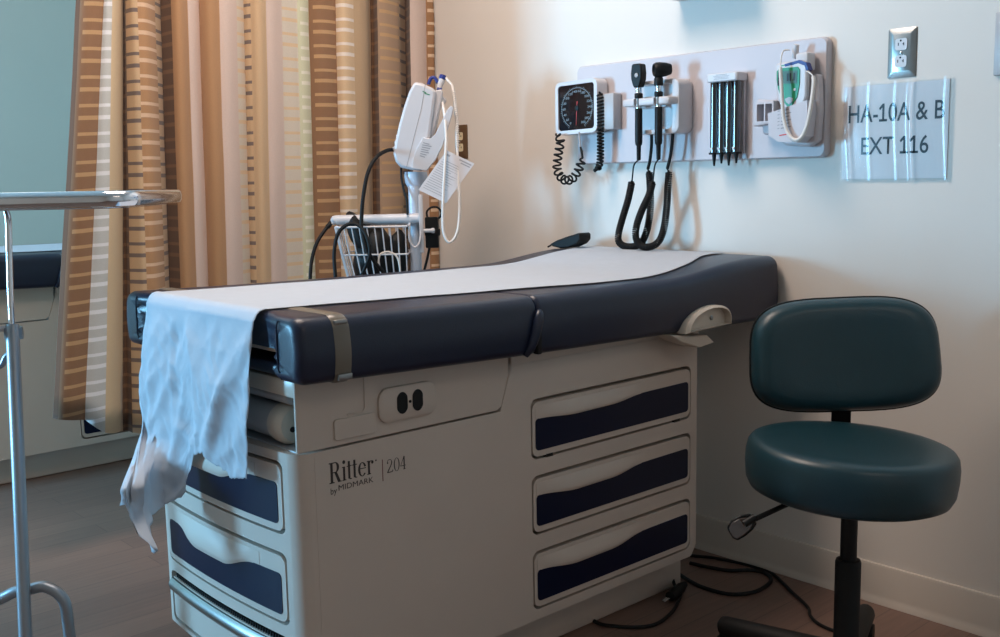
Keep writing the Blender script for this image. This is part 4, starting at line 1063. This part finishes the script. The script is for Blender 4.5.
outlet('power_outlet', 'brown steel outlet plate low on the wall behind the monitor stand and its card', -2.843, 1.213, .066, .118, M_brass, M_ivory, .0195)
bm = NB(); box(bm, -1.010, -.92, -.012, -.0003, 1.2905, 1.4265, .003); gp_ = obj('wall_plate', bm, M_grey); tag(gp_, 'plain grey wall plate cut off by the right edge of the photo', 'wall plate')
# sign
sg_ = thing('room_sign', 'white paper sign in a clear sleeve, taped under the steel outlet', 'sign', (-1.235, 0, 1.18))
obj('sheet', bx(-1.3735, -1.1095, -.0022, -.0012, 1.068, 1.2925), mat('sign_paper', (240, 230, 227), .8), sg_, smooth=0)
obj('lettering', text_mesh('HA-10A & B', wl_, -1.3595, -1.119, 1.204, 1.2475, .0026, True, .006), M_ink, sg_, smooth=0)
obj('lettering', text_mesh('EXT 116', wl_, -1.324, -1.1545, 1.1265, 1.169, .0026, True, .006), M_ink, sg_, smooth=0)
def strokes(polys, fn, d):
    bm = NB()
    for q in polys: bm.faces.new([bm.verts.new(fn(a, b, d)) for a, b in q])
    return bm
bm = NB(); cols = []
for i in range(241):
    x = -1.377+(1.377-1.101)*i/240; cols.append([bm.verts.new((x, -.0046-sum(h_*math.exp(-((x-c_-.006*math.sin(z*14))/w_)**2) for c_, w_, h_ in ((-1.352, .005, .0014), (-1.194, .007, .0019), (-1.232, .004, .0005), (-1.112, .004, .0006), (-1.30, .004, .0004)))-.0002*math.sin(z*30+x*40), z)) for z in [1.0645+(1.3-1.0645)*j/14 for j in range(15)]])
for a, b in zip(cols, cols[1:]):
    for j in range(14): bm.faces.new((a[j], b[j], b[j+1], a[j+1]))
obj('clear_sleeve', bm, M_sleeve, sg_, smooth=180)
# dispenser whose underside just reaches the top of the view
bm = NB(); a = on_y(656, 0, -.10); b = on_y(731, 0, -.10)
box(bm, a.x, b.x, -.11, -.0005, a.z+.004, a.z+.26, .008); gd = obj('wall_mounted_holder', bm, M_white); tag(gd, 'white wall holder above the wall board, only its underside at the top of the photo', 'holder')

# ------------------------------------------------------------------ stool
SC = Vector((-1.041, -.521, 0))
stl = thing('stool', 'teal vinyl clinic stool with backrest, on a black five-legged base before the wall', 'stool', tuple(SC))
sz = .553
tilt = Matrix.Rotation(math.radians(3.0), 3, ff)          # seat leans down to the right
sprof = [(.001, -.108), (.12, -.108), (.180, -.106), (.194, -.099), (.2015, -.084), (.2045, -.055), (.2045, -.030), (.2015, -.014), (.196, -.006), (.188, -.0025), (.170, -.001), (.13, -.003), (.07, -.005), (.001, -.006)]
seatb = lathe(NB(), sprof, (0, 0, 0), (0, 0, 1), 64)
for v in seatb.verts: v.co = tilt @ v.co + SC+Vector((0, 0, sz))
obj('seat', seatb, M_teal, stl, smooth=60)
obj('seat_plate', lathe(NB(), [(.11, -.125), (.13, -.118), (.13, -.104)], SC+Vector((0, 0, sz)), (0, 0, 1), 32), M_blk, stl)
obj('gas_rod', lathe(NB(), [(.0165, .30), (.0165, sz-.135), (.020, sz-.132), (.020, sz-.11)], SC, seg=22), M_blk, stl)
obj('column', lathe(NB(), [(.030, .06), (.030, .10), (.0255, .11), (.0255, .302), (.024, .307), (.017, .308)], SC, seg=24), M_blkrub, stl)
for k in range(5):
    a = math.radians(111+72*k); d = Vector((math.cos(a), math.sin(a), 0)); e = SC+d*.295
    pts = [SC+d*.02+Vector((0, 0, .095)), SC+d*.15+Vector((0, 0, .088)), e-d*.012+Vector((0, 0, .078)), e+Vector((0, 0, .077)), e+d*.008+Vector((0, 0, .076))]
    lg_ = obj('leg', tube(NB(), pts, [.030, .025, .0225, .020, .010], 14), M_blkrub, stl)
    w_ = NB()
    for s in (-1, 1): lathe(w_, [(.004, -.009), (.024, -.008), (.026, 0), (.024, .008), (.004, .009)], e+Vector((-d.y, d.x, 0))*s*.011+Vector((0, 0, .0262)), (-d.y, d.x, 0), 18)
    tube(w_, [e+Vector((0, 0, .026)), e+Vector((0, 0, .07))], .007, 8)
    obj('caster', w_, M_blk, lg_)
# backrest
bc = Vector((-1.178, -.322, .688)); vd = (Vector((0, -CD, bc.z))-bc); vd.z = 0; vd.normalize()
br_ = Vector((-vd.y, vd.x, 0)); th_ = math.radians(12)
pr = (br_*math.cos(th_)-vd*math.sin(th_)); pn = (vd*math.cos(th_)+br_*math.sin(th_))
rl = math.radians(2.2); pu = Vector((0, 0, 1)); pr, pu = pr*math.cos(rl)+pu*math.sin(rl), pu*math.cos(rl)-pr*math.sin(rl)
tl_ = math.radians(8); pn, pu = pn*math.cos(tl_)+pu*math.sin(tl_), pu*math.cos(tl_)-pn*math.sin(tl_)
def pad(hw, hh, prof, nfun):
    bm = NB(); rings = []; N = 64
    for s, d in prof:
        ring = []
        for k in range(N):
            t = 2*PI*k/N; c, s_ = math.cos(t), math.sin(t); e = 2/3.6
            # soft trapezoid: a little wider at the base
            y = math.copysign(abs(s_)**e, s_); x = math.copysign(abs(c)**e, c)*(1-.03*y)
            bow = nfun(x*s, y*s)
            ring.append(bm.verts.new(bc+pr*x*(hw-(1-s)*hw)+pu*y*(hh-(1-s)*hh)+pn*(d+bow)))
        rings.append(ring)
    for a, b in zip(rings, rings[1:]):
        for k in range(N): bm.faces.new((a[k], a[(k+1) % N], b[(k+1) % N], b[k]))
    bm.faces.new(rings[-1]); bm.faces.new(rings[0][::-1]); return bm
bowf = lambda x, y: .020*x*x
obj('backrest', pad(.200, .124, [(.985, -.018), (1, -.010), (1.0, 0), (.985, .014), (.95, .026), (.88, .036), (.78, .040), (.6, .041), (.4, .040), (.2, .040), (.03, .040)], bowf), M_teal, stl, smooth=60)
obj('back_shell', pad(.2035, .1275, [(.03, -.036), (.5, -.036), (.9, -.032), (.985, -.022), (1, -.012), (.998, -.006), (.97, -.004)], bowf), M_blk, stl)
ub = bc-pu*.10-pn*.035; bk_ = Vector((-.137, .202, 0)).normalized()
bp = catmull([SC+Vector((0, 0, sz-.128)), SC+bk_*.12+Vector((0, 0, sz-.135)), SC+bk_*.225+Vector((0, 0, sz-.13)), SC+bk_*.262+Vector((0, 0, sz-.10)), SC+bk_*.265+Vector((0, 0, sz-.03)), ub+Vector((0, 0, .0)), bc-pu*.02-pn*.042], 5)
bm = NB(); sd = Vector((-bk_.y, bk_.x, 0)); rg = []
for i, p in enumerate(bp):
    d = (bp[min(i+1, len(bp)-1)]-bp[max(i-1, 0)]).normalized(); nn = sd.cross(d)
    rg.append([bm.verts.new(p+sd*a+nn*b) for a, b in ((-.021, -.004), (.021, -.004), (.021, .004), (-.021, .004))])
for a, b in zip(rg, rg[1:]):
    for k in range(4): bm.faces.new((a[k], a[(k+1) % 4], b[(k+1) % 4], b[k]))
bm.faces.new(rg[0][::-1]); bm.faces.new(rg[-1])
obj('back_post', bm, M_blk, stl, bevel=.001)
l0, l1 = at(790, 503, 2.06), at(742, 525, 1.98)
lvr = obj('lever', tube(NB(), [SC+Vector((-.03, -.03, sz-.122)), l0, l0.lerp(l1, .72)], .0052, 10), M_blk, stl)
pp = [(727, 527), (731, 520), (741, 514.5), (750, 513.5), (754, 518), (757, 524), (753, 530), (746, 536), (738, 540.5), (733, 538), (729, 532)]
ctr = at(742, 525, 1.98)
bm = NB(); P1 = [at(a, b, 1.98) for a, b in pp]; nn = (CAM-ctr).normalized()
prism(bm, [((p-ctr).dot(rr), (p-ctr).dot(UPV)) for p in P1], lambda a, b, d: ctr+rr*a+UPV*b+nn*d, -.008, .004)
pdl = obj('lever_paddle', bm, M_blk, stl, bevel=.003)
bm = NB(); prism(bm, [((p-ctr).dot(rr)*.78-.003, (p-ctr).dot(UPV)*.78-.003) for p in P1], lambda a, b, d: ctr+rr*a+UPV*b+nn*d, .0035, .0055); obj('smoked_pad', bm, M_smoke, stl, bevel=.001)
obj('paddle_stem', tube(NB(), [at(755, 517, 1.965), at(744, 524, 1.965)], [.0065, .0075], 10), M_blk, stl)
# ------------------------------------------------------------------ cords on the floor
fl = lambda px, py: on_z(px, py, .0046)
c1 = obj('floor_cord', tube(NB(), catmull([fl(690, 555.5), fl(712, 557.5), fl(735, 562), fl(754, 567), fl(772, 573.5), fl(783, 583), fl(792, 592), fl(803, 602), fl(809, 609), fl(810, 615), fl(816, 622), fl(828, 628.5), fl(845, 634)], 6), .0042, 8), M_blkrub)
tag(c1, 'thin black cord running from the baseboard across the floor toward the stool', 'cord')
c2 = obj('floor_cord', tube(NB(), catmull([fl(676, 572), fl(690, 581), fl(705, 588), fl(729, 594), fl(752, 592.5), fl(766, 586), fl(771, 579), fl(764, 572.5), fl(748, 570), fl(729, 570.5), fl(708, 567), fl(690, 563)], 6), .0052, 8), M_blkrub)
tag(c2, 'thick black cord lying in a wide loop on the floor behind the exam table', 'cord')
pg = thing('power_plug', 'black power plug with silver prongs on the floor against the exam table base', 'plug', tuple(fl(660, 600)))
a, b, c = fl(677, 586), fl(662, 598), fl(655, 603)
U = Vector((0, 0, .012)); xo = Vector((.026, 0, 0))
obj('plug_body', tube(NB(), [a+U+xo, a.lerp(b, .3)+U+xo, b+U+xo], [.008, .014, .013], 12), M_blk, pg)
obj('prongs', tube(NB(), [b+U+xo, c+U+xo], [.006, .005], 8, flat=.4), M_chrome, pg)

# ------------------------------------------------------------------ light
def area(name, loc, rot, sx, sy, power, col):
    l = bpy.data.lights.new(name, 'AREA'); l.shape = 'RECTANGLE'; l.size = sx; l.size_y = sy; l.energy = power; l.color = col
    o = bpy.data.objects.new(name, l); C.objects.link(o); o.location = loc; o.rotation_euler = rot; return o
area('window_daylight', ((WX0+WX1)/2, YF-.03, (WZ0+WZ1)/2), (PI/2, 0, 0), WX1-WX0-.1, WZ1-WZ0-.1, 215, (.25, .64, 1.0))
area('ceiling_lamp_or_fill', (-2.05, -1.25, ZC-.02), (0, 0, PI/2), 1.2, .6, 33, (1.0, .81, .69))
area('ceiling_lamp_or_fill', (.75, -1.5, ZC-.02), (0, 0, PI/2), 1.2, .6, 6, (1.0, .80, .67))  # added fill with no known fixture, warms the side of the table
area('ceiling_lamp_or_fill', (-4.6, -1.6, ZC-.02), (0, 0, PI/2), 1.2, .6, 8, (1.0, .88, .78))  # unseen source added to brighten the far bay
w = bpy.data.worlds.new('world'); bpy.context.scene.world = w; w.use_nodes = True
w.node_tree.nodes['Background'].inputs[0].default_value = (.5, .75, 1, 1); w.node_tree.nodes['Background'].inputs[1].default_value = .3
vsn = bpy.context.scene.view_settings
vsn.view_transform = 'Standard'; vsn.look = 'None'; vsn.gamma = 1; vsn.use_curve_mapping = False; vsn.exposure = .16
